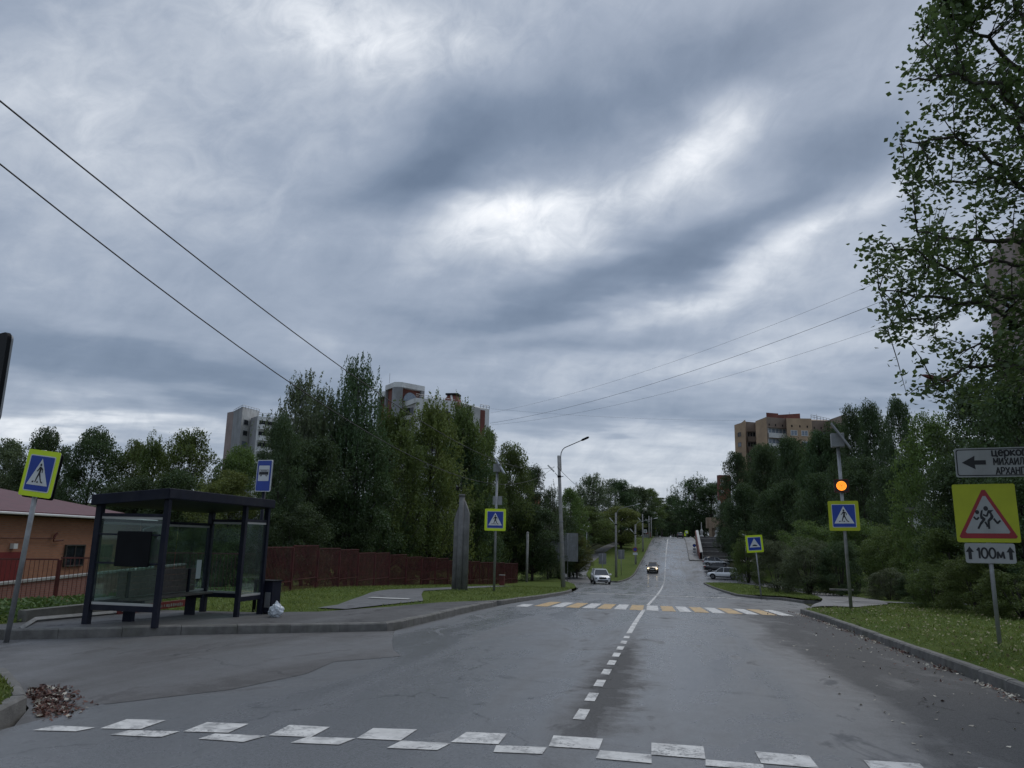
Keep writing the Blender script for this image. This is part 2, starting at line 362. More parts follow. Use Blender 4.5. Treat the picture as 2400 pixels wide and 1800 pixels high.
M = dict(
    road=asphalt('road_asphalt', (.135, .139, .146), .86, tint=(.050, .049, .048), rlo=.2, rhi=.7),
    bay=asphalt('bay_asphalt', (.105, .104, .106), .46, False, (.056, .052, .049), .38, .8),
    walk=asphalt('pavement_asphalt', (.062, .060, .060), .4, False, (.045, .043, .041), .5, .85),
    path=asphalt('path_asphalt', (.105, .105, .11), .55, False, (.10, .10, .10), .3, .7),
    lawn=lawnmat('lawn_grass', (.070, .120, .018), (.11, .150, .026), (.14, .130, .055)),
    soil=lawnmat('soil', (.045, .055, .02), (.055, .06, .026), (.07, .062, .04)),
    kerb=mat('kerb_concrete', (.15, .145, .135), .8, var=.25, vscale=5, bump=.5, bscale=50, dirt=(.07, .075, .05), dscale=3),
    pillar=mat('old_concrete', (.17, .17, .17), .85, var=.2, vscale=3, bump=.4, dirt=(.10, .10, .09)),
    conc=mat('concrete', (.30, .295, .28), .85, var=.15, vscale=3, bump=.4, dirt=(.12, .115, .10)),
    concd=mat('dark_concrete', (.15, .145, .13), .9, var=.25, vscale=4, bump=.5, dirt=(.05, .06, .035)),
    white=mat('road_paint_white', (.66, .65, .62), .55, var=.14, vscale=5, dirt=(.17, .17, .17), dscale=5, damt=.8),
    yellow=mat('road_paint_yellow', (.56, .36, .13), .55, var=.12, vscale=5, dirt=(.17, .16, .15), dscale=6, damt=.8),
    steel=mat('galvanised_pole', (.30, .31, .32), .45, .5, var=.15, vscale=8, dirt=(.16, .14, .12), dscale=4),
    navy=mat('shelter_paint', (.010, .012, .024), .55, .0, spec=.2, var=.2, vscale=6, dirt=(.05, .05, .055), damt=.3),
    black=mat('black_paint', (.006, .007, .009), .6, var=.2, spec=.15),
    wood=mat('bench_slats', (.10, .085, .075), .6, var=.25, vscale=12, dirt=(.05, .045, .04)),
    glass=glassmat('shelter_glass'),
    sgn_y=mat('sign_yellow_green', (.62, .80, .02), .45, var=.05),
    sgn_yd=mat('sign_yellow_green_shaded', (.42, .46, .01), .45, var=.06),  # duller copy of the yellow green, tree shade put into the colour
    sgn_b=mat('sign_blue', (.012, .05, .33), .4, var=.08),
    sgn_w=mat('sign_white', (.62, .64, .66), .45, var=.06, dirt=(.4, .4, .38), damt=.3),
    sgn_wd=mat('sign_white_shaded', (.36, .37, .38), .5, var=.08, dirt=(.24, .24, .22), damt=.4),  # darker copy of the sign white, shade put into the colour
    sgn_k=mat('sign_black', (.012, .012, .016), .5, var=.1),
    sgn_r=mat('sign_red', (.30, .012, .02), .4, var=.1),
    sgn_back=mat('sign_back', (.25, .26, .27), .5, .4, var=.12, dirt=(.15, .14, .13)),
    brk=brick('orange_brick', (.36, .155, .08), (.29, .12, .06), (.22, .16, .12), dirt=(.24, .11, .065), damt=.6),
    pinkbrk=brick('pink_brick', (.26, .105, .08), (.22, .085, .065), (.22, .16, .14)),
    roofred=mat('burgundy_roof', (.115, .038, .045), .6, .0, var=.12, vscale=2, dirt=(.09, .045, .045)),
    plastw=mat('white_plastic', (.60, .60, .58), .4, var=.06),
    fence=mat('fence_paint', (.105, .022, .018), .55, .1, var=.3, vscale=3, dirt=(.06, .025, .018)),
    fencer=mat('fence_paint_red', (.085, .016, .016), .55, .1, var=.3, vscale=3),
    reddoor=mat('red_door', (.17, .02, .02), .5),
    dglass=mat('dark_window', (.02, .024, .03), .08, var=.3, spec=.6),
    wglass=mat('pale_window', (.20, .24, .29), .1, var=.25),
    panel=mat('pale_panel_wall', (.50, .50, .48), .85, var=.12, vscale=.4, dirt=(.22, .19, .17), dscale=.25, damt=.5),
    panelg=mat('grey_or_shaded_panel_wall', (.27, .28, .29), .85, var=.12, vscale=.4, dirt=(.15, .14, .13), dscale=.25, damt=.5),  # grey parts, and the painted shade on the pale tower's left faces
    panelw=mat('white_panel', (.68, .69, .68), .8, var=.1, vscale=.5, dirt=(.3, .28, .26), dscale=.3, damt=.4),
    brickr=mat('far_red_brick', (.17, .06, .045), .85, var=.2, vscale=.6),
    bricky=mat('far_yellow_brick', (.40, .285, .185), .85, var=.14, vscale=.35, dirt=(.27, .19, .14), dscale=.2, damt=.5),
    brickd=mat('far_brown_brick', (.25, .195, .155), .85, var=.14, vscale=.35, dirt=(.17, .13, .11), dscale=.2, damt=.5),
    pinkpan=mat('pinkish_panel', (.30, .235, .215), .85, var=.14, vscale=.3, dirt=(.2, .16, .15), dscale=.2, damt=.5),
    bark=mat('bark', (.05, .043, .036), .9, var=.35, vscale=6, bump=.6, bscale=20),
    birch=mat('birch_bark', (.30, .29, .27), .85, var=.2, vscale=4, dirt=(.04, .04, .04), dscale=6, damt=.9),
    rust=mat('rusty_red_metal', (.12, .03, .022), .7, .2, var=.3),
    tan=mat('tan_stone', (.30, .225, .155), .85, var=.2, vscale=.8, dirt=(.22, .17, .13)),
    stair=mat('stair_stone', (.13, .125, .12), .85, var=.25, vscale=.8, dirt=(.08, .075, .07)),
    stone=mat('pale_stone', (.42, .42, .40), .8, var=.12, vscale=1),
    bag=mat('plastic_bag', (.62, .66, .70), .3, var=.1, vscale=12, spec=.6),
    tyre=mat('tyre_rubber', (.012, .012, .013), .8), rim=mat('wheel_rim', (.18, .18, .19), .3, .8),
    leaf_dark=leafmat('foliage_dark', (.056, .088, .030)),
    leaf_mid=leafmat('foliage_mid', (.098, .138, .032)),
    leaf_yel=leafmat('foliage_yellow_green', (.130, .150, .036)),
    leaf_grey=leafmat('foliage_grey_green', (.100, .124, .058)),
    leaf_near=leafmat('foliage_near', (.070, .105, .034), .42, .45, rough=.4),
    grass=leafmat('grass_blades', (.10, .185, .022), .3, .4, hue=(.19, .225, .05)),
    weed=leafmat('weeds', (.075, .125, .03), .3, .35),
    dead=leafmat('fallen_leaf', (.26, .22, .16), .1, .5, hue=(.62, .58, .48)),
    deadr=leafmat('fallen_leaf_brown', (.07, .034, .024), .1, .5, hue=(.17, .085, .055)),
    deadg=leafmat('fallen_leaf_lawn', (.20, .19, .08), .1, .5, hue=(.40, .36, .2)),
    lamp=mat('lamp_orange', (.9, .3, .02), .4, emit=(1, .13, .008), es=.4),
    lampc=mat('lamp_yellow', (1, .6, .1), .4, emit=(1, .38, .03), es=1.3),
    head=mat('headlight_lit', (1, .85, .6), .3, emit=(1, .78, .45), es=3),
    solar=mat('solar_panel_back', (.30, .31, .32), .5, .3), wire=mat('wire', (.015, .015, .018), .6),
)
# ---------------------------------------------------------------- setting: ground, road, lawns
def struct(o): o['kind'] = 'structure'; return o
def interp(tab, y): return float(np.interp(y, [p[0] for p in tab], [p[1] for p in tab]))
def strip(name, Lt, Rt, y0, y1, dz, mt, dy=1.0, nx=8, z=gz, kind=True):
    ys = sorted(set([y0, y1] + [p[0] for p in Lt + Rt if y0 < p[0] < y1] + list(np.arange(y0, y1, dy))))
    b = MB(); vs = []
    for y in ys:
        l, r = interp(Lt, y), interp(Rt, y)
        for k in range(nx + 1):
            x = l + (r - l) * k / nx
            vs.append((x, y, z(x, y) + dz))
    fs = [(i * (nx + 1) + k, i * (nx + 1) + k + 1, (i + 1) * (nx + 1) + k + 1, (i + 1) * (nx + 1) + k) for i in range(len(ys) - 1) for k in range(nx)]
    b.add(vs, fs)
    o = b.build(name, mt, fix=False)
    return struct(o) if kind else o
zroad = lambda x, y: zr(y)
# ground sheet to the horizon
xs = sorted(set([-3000, -1200, -600, -350, 350, 600, 1200, 3000] + list(range(-220, 221, 8)) + list(range(-24, 25, 2))))
ysg = sorted(set([-300, -150, 450, 600, 900, 1500, 3000, 6000] + list(range(-60, 400, 4))))
b = MB(); b.add([(x, y, gz(x, max(y, -55)) - .12) for y in ysg for x in xs], [(j * len(xs) + i, j * len(xs) + i + 1, (j + 1) * len(xs) + i + 1, (j + 1) * len(xs) + i) for j in range(len(ysg) - 1) for i in range(len(xs) - 1)])
struct(b.build('ground', M['soil'], fix=False, smooth=True))

ROAD_L = [(-40, -5.75), (6.3, -5.75), (8, -5.75), (16.06, -5.74), (27, -5.8), (34, -5.75), (47, -6.1), (54, -6.6), (64, -7.4), (80, -9.5), (92, -12), (96, -13.5), (97, -9), (97.5, -6.3), (118, -5.4), (128, -5.2), (150, -4.75), (193, -4.35), (205, -4.3), (400, -4.2)]
ROAD_R = [(-40, 4.5), (0, 4.42), (20, 4.33), (30.4, 4.49), (32, 5.2), (36, 6.0), (45, 6.9), (51, 6.6), (52.5, 5.3), (58.5, 4.45), (77, 4.4), (97, 4.05), (104, 3.95), (106, 8), (110, 11.0), (118, 11.4), (121, 11.6), (141, 8.6), (143.3, 8.2), (143.8, 3.15), (192, 3.45), (400, 3.6)]
strip('road', ROAD_L, ROAD_R, -40, 330, 0, M['road'], 1.0, 10, zroad)
BAY_L = [(6.3, -5.75), (7.0, -6.25), (8.4, -7.9), (9.3, -16), (10.2, -16), (10.9, -13), (11.48, -11), (12.4, -9.98), (13.5, -8.92), (14.55, -7.6), (16.06, -5.74)]
strip('bus_bay', BAY_L, [(0, -5.75), (20, -5.75)], 6.3, 16.06, 0, M['bay'], .5, 12, zroad)
# a worn darker strip where the bay surface tongues over the road edge
strip('road_patch_or_shadow', [(7.4, -5.75), (16, -5.75)], [(7.4, -5.7), (8.6, -5.0), (10, -4.75), (11.2, -4.9), (12.2, -4.2), (12.9, -4.6), (14.2, -5.1), (16, -5.7)], 7.4, 16, .004, M['bay'], .5, 4, zroad)
PAVE_B = [(11.48, -11.1), (11.6, -11.9), (12.2, -11.9), (16.8, -11.7), (17.3, -9.6), (18.3, -8.5), (21, -7.7), (24.4, -7.2), (27.3, -6.0)]
PAVE_F = [(p[0], p[1] - .1) for p in BAY_L if p[0] > 11.4] + [(27.3, -5.9)]
strip('pavement', PAVE_B, PAVE_F, 11.5, 27.2, .15, M['walk'], .5, 6)
LAWN_LR = [(10.9, -13.2), (11.5, -11.6), (12.2, -11.85), (16.8, -11.65), (17.3, -9.55), (18.3, -8.45), (21, -7.65), (24.4, -7.15), (27.3, -5.95), (34, -5.9), (47, -6.25), (54, -6.75), (64, -7.55), (80, -9.7), (92, -12.2), (100, -14.2), (134, -17)]
strip('lawn', [(0, -60), (140, -60)], LAWN_LR, 11, 134, .14, M['lawn'], 1, 40)
strip('lawn', [(-30, -30), (10, -30)], [(-30, -5.87), (6.2, -5.87), (6.9, -6.35), (8.3, -8.0), (9.3, -16), (9.9, -30)], -30, 9.2, .14, M['lawn'], .7, 16)
strip('side_road', [(90, -12), (100, -14), (134, -17)], [(90, -8), (97, -8.5), (102, -10.2), (118, -12.4), (134, -13.2)], 90, 134, .02, M['path'], 1, 4)
strip('lawn', [(97.5, -8.4), (102, -10.2), (118, -12.4), (134, -13.2), (150, -12.6), (204, -9.5), (300, -9)], [(97.5, -6.5), (118, -5.6), (128, -5.4), (150, -4.95), (193, -4.55), (300, -4.4)], 97.5, 300, .12, M['lawn'], 1.5, 8)
strip('path', [(134, -16.5), (150, -15.2), (175, -13), (204, -11.2)], [(134, -13.2), (150, -12.6), (175, -11), (204, -9.5)], 134, 204, .10, M['path'], 2, 4)
strip('lawn', [(134, -60), (300, -60)], [(134, -16.5), (150, -15.2), (175, -13), (204, -11.2), (300, -9)], 134, 300, .06, M['soil'], 4, 16)
strip('path', [(19.3, -9.0), (20.8, -9.1), (24.8, -10.2), (28, -11), (32, -11.7), (56, -12.0)], [(19.3, -8.2), (24.5, -7.8), (28, -9), (32, -10.2), (56, -11)], 19.3, 56, .17, M['path'], .7, 3)
strip('lawn', [(-30, 4.65), (0, 4.57), (20, 4.48), (30.4, 4.6), (31.2, 5.2)], [(-30, 60), (40, 60)], -30, 31.2, .14, M['lawn'], 1, 40)
SW_L = [(31, 5.0), (38, 6.6), (45, 7.9), (52, 8.9), (63, 10.0), (80, 10.4), (100, 9.0), (106, 8.0)]
SW_R = [(31, 6.6), (38, 9.4), (45, 11), (52, 11.8), (63, 12.4), (80, 13.1), (100, 12.6), (106, 13)]
strip('path', SW_L, SW_R, 31, 106, .17, M['path'], 1, 4)
strip('lawn', [(31.2, 5.2), (36, 8.3), (45, 10.9), (52, 11.7), (63, 12.3), (80, 13.0), (100, 12.5), (106, 13), (121, 12.2), (143, 12.5)], [(0, 80), (140, 80)], 31.2, 143, .14, M['lawn'], 1, 30)
strip('path', [(40.5, 8), (43.5, 9.2)], [(40.5, 30), (43.5, 30)], 40.5, 43.5, .19, M['path'], 1, 12)
strip('lawn', [(45.6, 7.05), (51, 6.75), (52.5, 5.45), (58.5, 4.6), (77, 4.55), (97, 4.2), (104, 4.15), (105, 5)], [(45.6, 7.9), (52, 8.8), (63, 9.9), (80, 10.3), (100, 8.9), (105, 7.9)], 45.6, 104.6, .15, M['lawn'], 1, 6)
strip('pavement', [(143.5, 3.3), (192, 3.6), (230, 3.7)], [(143.5, 14), (146, 14), (147, 6), (192, 6), (230, 6)], 143.5, 230, .14, M['path'], 1.5, 6, zroad)
strip('lawn', [(147, 12.0), (150, 6), (300, 6)], [(147, 90), (300, 90)], 170, 300, .1, M['soil'], 3, 16)

def kerb(pts, side=1, w=.15, h=.16, drop_start=False, drop_end=False):
    """concrete kerb blocks a metre long along a polyline given as (y, x)"""
    P2 = [Vector((x, y, 0)) for y, x in pts]
    d = [0]
    for a, c in zip(P2, P2[1:]): d.append(d[-1] + (c - a).length)
    def at(s):
        for i in range(len(P2) - 1):
            if s <= d[i + 1] or i == len(P2) - 2:
                t = (s - d[i]) / max(1e-6, d[i + 1] - d[i]); return P2[i].lerp(P2[i + 1], t)
    b = MB(); s = 0; L = d[-1]
    while s < L - .05:
        e = min(s + 1.0, L); a, c = at(s + .004), at(e - .004); t = (c - a).normalized(); n = Vector((-t.y, t.x, 0)) * side
        j = rnd.uniform(-.008, .008); sec = []
        for q, f in ((a, s / L), (c, e / L)):
            hh = h + j
            if drop_end: hh = h * min(1, (1 - f) * 6 + .15)
            if drop_start: hh = h * min(1, f * 6 + .15)
            zz = zr(q.y); ch = .025
            sec.append([q + Vector((0, 0, zz - .1)), q + n * .012 + Vector((0, 0, zz + hh - ch)), q + n * (.012 + ch) + Vector((0, 0, zz + hh)), q + n * w + Vector((0, 0, zz + hh)), q + n * w + Vector((0, 0, zz - .1))])
        b.loft(sec); s = e
    return struct(b.build('kerb', M['kerb']))
kerb([(12.2, -14.5)] if 0 else [(10.2, -16), (10.9, -13), (11.48, -11), (12.4, -9.98), (13.5, -8.92), (14.55, -7.6), (16.06, -5.74), (19.5, -5.74), (26.3, -5.78)], 1, .18, .17)
kerb([(26.4, -6.15), (27.2, -5.85), (34, -5.75), (47, -6.1), (53, -6.5), (56.5, -7.2)], 1)
kerb([(64, -7.4), (80, -9.5), (92, -12)], 1, h=.12)
kerb([(-20, -5.75), (6.3, -5.75), (7.0, -6.25), (8.4, -7.9), (9.3, -16)], 1, .13, .15)
kerb([(-25, 4.5), (0, 4.42), (20, 4.33), (30.6, 4.49), (31.0, 4.8)], -1, .15, .16)
kerb([(45.6, 7.9), (45.4, 7.0), (51, 6.55), (52.5, 5.3), (58.5, 4.45), (77, 4.4), (97, 4.05), (103.5, 3.95), (105, 5.0), (105, 7.9)], -1)
kerb([(97.8, -9.0), (97.3, -7.5), (97.6, -6.3), (118, -5.4), (128, -5.2), (150, -4.75), (193, -4.35), (230, -4.3)], 1)
kerb([(143.4, 9.0), (143.4, 3.4), (144.2, 3.15), (192, 3.45), (230, 3.5)], -1)

# ---------------------------------------------------------------- road markings
def mark(quads, mt, name='road_marking', dz=.006):
    b = MB()
    for q in quads:            # q = four (x, y)
        ln = max(abs(q[2][1] - q[1][1]), abs(q[3][1] - q[0][1])); n = max(1, int(ln / .7))
        vs = []
        for i in range(n + 1):
            t = i / n
            for a, c in ((q[0], q[3]), (q[1], q[2])):
                x = a[0] + (c[0] - a[0]) * t; y = a[1] + (c[1] - a[1]) * t
                vs.append((x, y, zr(y) + dz))
        b.add(vs, [(2 * i, 2 * i + 1, 2 * i + 3, 2 * i + 2) for i in range(n)])
    return struct(b.build(name, mt, fix=False))
j = lambda a=.012: rnd.uniform(-a, a)
def hump(ml, up, lo_, mt, d=.37):
    q = []
    for st, a0, a1 in ((up, 0, d), (lo_, -d * .97, 0)):
        for i, a in enumerate(st):
            c = a + .5 * ((st[i + 1] if i + 1 < len(st) else a + .9) - a) + .02
            q.append([(a + j(), ml(a) + a0 + j()), (c + j(), ml(c) + a0 + j()), (c + j(), ml(c) + a1 + j()), (a + j(), ml(a) + a1 + j())])
    return mark(q, mt, 'speed_hump_marking')
NEAR_HUMP = [[(-5.47, 6.2), (-5.1, 6.28), (-5.05, 6.46), (-5.43, 6.42)], [(-4.75, 6.26), (-4.3, 6.32), (-4.28, 6.56), (-4.71, 6.46)], [(-4.99, 6.44), (-4.65, 6.52), (-4.67, 6.92), (-5.03, 6.84)], [(-3.97, 6.36), (-3.56, 6.38), (-3.49, 6.64), (-3.95, 6.58)], [(-4.25, 6.56), (-3.86, 6.64), (-3.88, 7.02), (-4.27, 6.96)], [(-3.48, 6.66), (-3.11, 6.72), (-3.12, 7.14), (-3.51, 7.1)], [(-2.72, 6.8), (-2.33, 6.84), (-2.33, 7.3), (-2.73, 7.22)], [(-1.9, 6.92), (-1.49, 6.98), (-1.5, 7.4), (-1.87, 7.34)], [(-3.18, 6.48), (-2.77, 6.54), (-2.73, 6.8), (-3.14, 6.72)], [(-2.35, 6.56), (-1.93, 6.62), (-1.89, 6.88), (-2.32, 6.84)], [(-1.06, 7.04), (-0.63, 7.06), (-0.63, 7.48), (-1.08, 7.46)], [(-1.47, 6.7), (-1.07, 6.76), (-1.07, 7.0), (-1.5, 6.94)], [(-0.63, 6.76), (-0.18, 6.74), (-0.19, 7.02), (-0.62, 7.04)], [(-0.19, 7.02), (0.25, 7.02), (0.25, 7.46), (-0.2, 7.46)], [(0.24, 6.8), (0.69, 6.8), (0.7, 6.98), (0.25, 7.0)], [(0.69, 7.02), (1.13, 7.0), (1.12, 7.4), (0.68, 7.42)], [(1.54, 7.04), (1.96, 7.04), (1.99, 7.42), (1.55, 7.4)], [(2.42, 7.03), (2.87, 7.02), (2.88, 7.42), (2.43, 7.43)], [(3.3, 7.02), (3.75, 7.0), (3.76, 7.4), (3.31, 7.42)], [(1.13, 6.76), (1.55, 6.75), (1.55, 7.02), (1.13, 7.0)], [(2.0, 6.72), (2.42, 6.72), (2.42, 7.02), (2.0, 7.03)], [(2.88, 6.7), (3.3, 6.7), (3.3, 7.01), (2.88, 7.02)]]
mark(NEAR_HUMP, M['white'], 'speed_hump_marking')
hump(lambda x: 51.5 + .04 * x, [-5.7 + .95 * k for k in range(11)], [-6.15 + .95 * k for k in range(11)], M['white'], .8)
strip('road_patch_or_shadow', [(52.4, -6.3), (53.4, -6.3)], [(52.4, 5.0), (53.4, 5.0)], 52.5, 53.3, .004, M['bay'], .4, 6, zroad)  # dark strip painted as the shadow line behind the far hump
xl = -.94
mark([[(xl - .06, y), (xl + .06, y), (xl + .06, y + .56), (xl - .06, y + .56)] for y in [8.25 + 1.065 * k for k in range(9)]] + [[(xl - .06, 17.9), (xl + .06, 17.9), (xl + .06, 27.8), (xl - .06, 27.8)]] + [[(xl - .06, 32.4), (xl + .06, 32.4), (xl + .06, 50.4), (xl - .06, 50.4)]], M['white'], 'lane_marking')
q = [[(xl - .07, 53), (xl + .07, 53), (xl + .07, 90), (xl - .07, 90)]]
y = 91
while y < 150: q.append([(xl - .07, y), (xl + .07, y), (xl + .07, y + 1.2), (xl - .07, y + 1.2)]); y += 2.4
q.append([(xl - .06, 152), (xl + .06, 152), (xl + .35, 206), (xl + .2, 206)])
mark(q, M['white'], 'lane_marking')
wq, yq = [], []
for k in range(17):
    xc = -5.0 + .545 * k; w = .20 + (.03 if k % 2 else 0)
    y0 = 27.5 + .04 * xc; y1 = 32.0 + .03 * xc
    if k == 0: y0, y1 = 26.6, 28.6
    sk = -.12
    q = [(xc - w + j(), y0), (xc + w + j(), y0), (xc + w + sk + j(), y1), (xc - w + sk + j(), y1)]
    (yq if k % 2 else wq).append(q)
mark(wq, M['white'], 'crosswalk_marking'); mark(yq, M['yellow'], 'crosswalk_marking')
def flat(name, pts, mt, dz):
    b = MB(); b.poly([(x, y, gz(x, y) + dz) for x, y in pts]); return struct(b.build(name, mt, fix=False))
flat('tactile_strip', [(-9.75, 24.6), (-8.35, 24.6), (-8.5, 25.3), (-9.85, 25.3)], M['stone'], .19)
flat('tactile_strip', [(7.1, 37.6), (9.6, 39.3), (9.75, 39.8), (7.2, 38.1)], M['stone'], .2)
b = MB(); b.tube([(-10.9, 11.75, zr(12) + .16), (-11.75, 13.0, zr(13) + .19), (-11.8, 16.7, zr(16.7) + .17)], .05, 4); struct(b.build('kerb_edging', M['conc']))
b = MB()
b.box(-12.05, -11.85, 12.9, 16.9, zr(14) + .05, zr(14) + .38)
tag(b.build('low_concrete_wall', M['concd']), 'low dark concrete border wall behind the bus shelter', 'low wall')

# ---------------------------------------------------------------- foliage
def leaves_mesh(name, C, L, mt, up=.4, droop=0, wid=.34, rs=nr, link=None):
    """one small rhombus per leaf at centres C (n,3) with lengths L (n,)"""
    n = len(C); C = np.asarray(C, float)
    a = rs.normal(size=(n, 3)); a[:, 2] = a[:, 2] * .6 - droop
    if link is not None: a = a * .7 + link
    a /= np.linalg.norm(a, axis=1)[:, None]
    u = rs.normal(size=(n, 3)); u[:, 2] = np.abs(u[:, 2]) + up
    b = np.cross(a, u); b /= np.linalg.norm(b, axis=1)[:, None] + 1e-9
    nn = np.cross(a, b)
    L = np.asarray(L).reshape(-1, 1)
    v = np.empty((n, 4, 3))
    v[:, 0] = C - a * L * .5; v[:, 1] = C + b * L * wid + nn * L * .08 - a * L * .06; v[:, 2] = C + a * L * .5; v[:, 3] = C - b * L * wid + nn * L * .08 - a * L * .06
    me = bpy.data.meshes.new(name)
    me.vertices.add(4 * n); me.vertices.foreach_set('co', v.reshape(-1))
    me.loops.add(4 * n); me.loops.foreach_set('vertex_index', np.arange(4 * n, dtype=np.int32))
    me.polygons.add(n); me.polygons.foreach_set('loop_start', np.arange(0, 4 * n, 4, dtype=np.int32)); me.polygons.foreach_set('loop_total', np.full(n, 4, dtype=np.int32))
    me.materials.append(mt); me.update(); me.validate()
    return me

def tree_proto(kind, seed):
    """returns (trunk mesh, crown mesh), 12 m tall, about 8 m wide, base at the origin"""
    rs = np.random.RandomState(seed); H = 12.0
    b = MB(); C = []; L = []; links = []
    lean = rs.normal(size=2) * .3
    def trunk_at(t): return np.array([lean[0] * t * t + .15 * math.sin(3 * t + seed), lean[1] * t * t, H * t * (.86 if kind != 'shrub' else .5)])
    if kind == 'shrub':
        for k in range(7):
            an = rs.uniform(0, 6.28); r = rs.uniform(.8, 2.8)
            b.tube([(0, 0, -.3), (math.cos(an) * r * .4, math.sin(an) * r * .4, 3), (math.cos(an) * r, math.sin(an) * r, 8)], [.16, .1, .03], 5)
    else:
        tp = [trunk_at(t) for t in (-.03, .12, .3, .5, .7, .88, 1)]
        b.tube([tuple(p) for p in tp], [.24, .19, .155, .115, .075, .04, .015], 7)
    ncl = {'broad': 120, 'birch': 135, 'upright': 110, 'shrub': 110, 'pine': 90}[kind]
    for i in range(ncl):
        t = rs.uniform(0, 1)
        an = rs.uniform(0, 2 * PI)
        if kind == 'broad':
            zc = .14 + .80 * t ** .85; rad = 4.0 * (math.sin(PI * min(1, (zc - .02) / .98) ** .85)) ** .6 * rs.uniform(.35, 1.05); rc = rs.uniform(.6, 1.2)
            if zc > .85: rad *= .8
        elif kind == 'birch':
            zc = .18 + .80 * t; rad = (3.3 if zc < .7 else 3.3 * ((1.03 - zc) / .33) ** .75) * rs.uniform(.25, 1.08); rc = rs.uniform(.6, 1.0)
        elif kind == 'upright':
            zc = .12 + .82 * t; rad = (3.4 * min(1, (1.05 - zc) / .5) ** .8) * rs.uniform(.3, 1.1); rc = rs.uniform(.45, .85)
        elif kind == 'pine':
            zc = .35 + .62 * t; rad = 3.0 * (1.02 - zc) / .62 * rs.uniform(.4, 1.15) + .3; rc = rs.uniform(.5, .8)
        else:
            zc = .06 + .84 * t; rad = 4.4 * math.sqrt(max(.05, 1 - ((zc - .25) / .72) ** 2)) * rs.uniform(.5, 1.05); rc = rs.uniform(.7, 1.3)
        c = np.array([math.cos(an) * rad, math.sin(an) * rad, zc * H])
        if kind != 'shrub':
            tb = max(.1, zc / .86 - (.10 + rad * .045 if kind != 'upright' else .2 + rad * .06)); p0 = trunk_at(min(.97, tb)); c[:2] += p0[:2]
            mid = p0 * .5 + c * .5 + np.array([0, 0, .25 if kind != 'upright' else -.2])
            r0 = max(.02, .07 * (1.1 - zc))
            b.tube([tuple(p0), tuple(mid), tuple(c)], [r0, r0 * .6, .012], 4)
        if kind == 'birch':
            ns = 12
            for s_ in range(ns):       # hanging strands
                o = c + rs.normal(size=3) * rc * .6; ln = rs.uniform(.7, 1.9) * (1.2 - zc * .6); m = 20
                tt = np.sort(rs.uniform(0, 1, m)); q = np.zeros((m, 3)); sw = rs.normal(size=2) * .15
                q[:, 0] = o[0] + sw[0] * tt; q[:, 1] = o[1] + sw[1] * tt; q[:, 2] = o[2] - ln * tt; q += rs.normal(size=(m, 3)) * .06
                C.append(q); L.append(rs.uniform(.10, .19, m)); links.append(np.tile([0, 0, -.8], (m, 1)))
        elif kind == 'upright':
            for s_ in range(10):
                o = c + rs.normal(size=3) * rc * .5; ln = rs.uniform(.5, 1.4); m = 24
                dr = np.array([c[0] * .12, c[1] * .12, 1.0]) + rs.normal(size=3) * .22; dr /= np.linalg.norm(dr)
                tt = rs.uniform(0, 1, m); q = o + dr * (ln * tt)[:, None] + rs.normal(size=(m, 3)) * (.16 * (1.15 - tt))[:, None]
                C.append(q); L.append(rs.uniform(.12, .22, m)); links.append(np.tile([0, 0, .5], (m, 1)))
        else:
            m = int(230 * (rc / .9) ** 1.6)
            d = rs.normal(size=(m, 3)); d /= np.linalg.norm(d, axis=1)[:, None]; r = rs.uniform(.25, 1, m) ** .5 * rc
            # ragged clumps: stretch and pull to twigs
            tw = rs.normal(size=(9, 3)); tw /= np.linalg.norm(tw, axis=1)[:, None]
            k = rs.randint(0, 9, m); r *= (1 + .35 * (np.sum(d * tw[k], axis=1) > .75))
            q = c + d * r[:, None] * np.array([1, 1, .72])
            if kind == 'pine': q[:, 2] = c[2] + (q[:, 2] - c[2]) * .5
            C.append(q); L.append(rs.uniform(.13, .24, m)); links.append(d * .6)
    C = np.concatenate(C); L = np.concatenate(L); links = np.concatenate(links)
    top = 12.0 / C[:, 2].max()
    me = leaves_mesh('crown_' + kind, C, L, M['leaf_mid'], up=.5, droop=.3 if kind == 'birch' else 0, rs=rs, link=links)
    tm = b.build('trunk', M['bark'], fix=False, smooth=True); tme = tm.data; bpy.data.objects.remove(tm)
    return tme, me, top

PROTO = {}
for k, seeds in dict(broad=(1, 2, 3), birch=(4, 5), upright=(6, 7), shrub=(8, 9), pine=(10,)).items():
    PROTO[k] = [tree_proto(k, s) for s in seeds]
_cnt = {}
def tree(name, kind, x, y, h, w, label, cat, leaf='leaf_mid', bark='bark', group=None, z=None, sink=0):
    i = _cnt.get(kind, 0); _cnt[kind] = i + 1
    tme, cme, top = PROTO[kind][i % len(PROTO[kind])]
    zb = gz(x, y) if z is None else z
    r = thing(name, label, cat, (x, y, zb - sink), (0, 0, rnd.uniform(0, 6.28)), group)
    h *= 1.05 if kind == 'broad' else 1.02
    base_w = {'broad': 8.6, 'birch': 7.2, 'upright': 7.0, 'shrub': 9.6, 'pine': 6.5}[kind]
    r.scale = (w / base_w, w / base_w, (h + sink) / 12.0 * min(1, top * 1.02))
    for nm, me, mt in (('trunk' if kind != 'shrub' else 'stem', tme, M[bark]), ('crown' if kind != 'shrub' else 'foliage', cme, M[leaf])):
        o = bpy.data.objects.new(nm, me); COL.objects.link(o); o.parent = r
        o.material_slots[0].link = 'OBJECT'; o.material_slots[0].material = mt
    return r
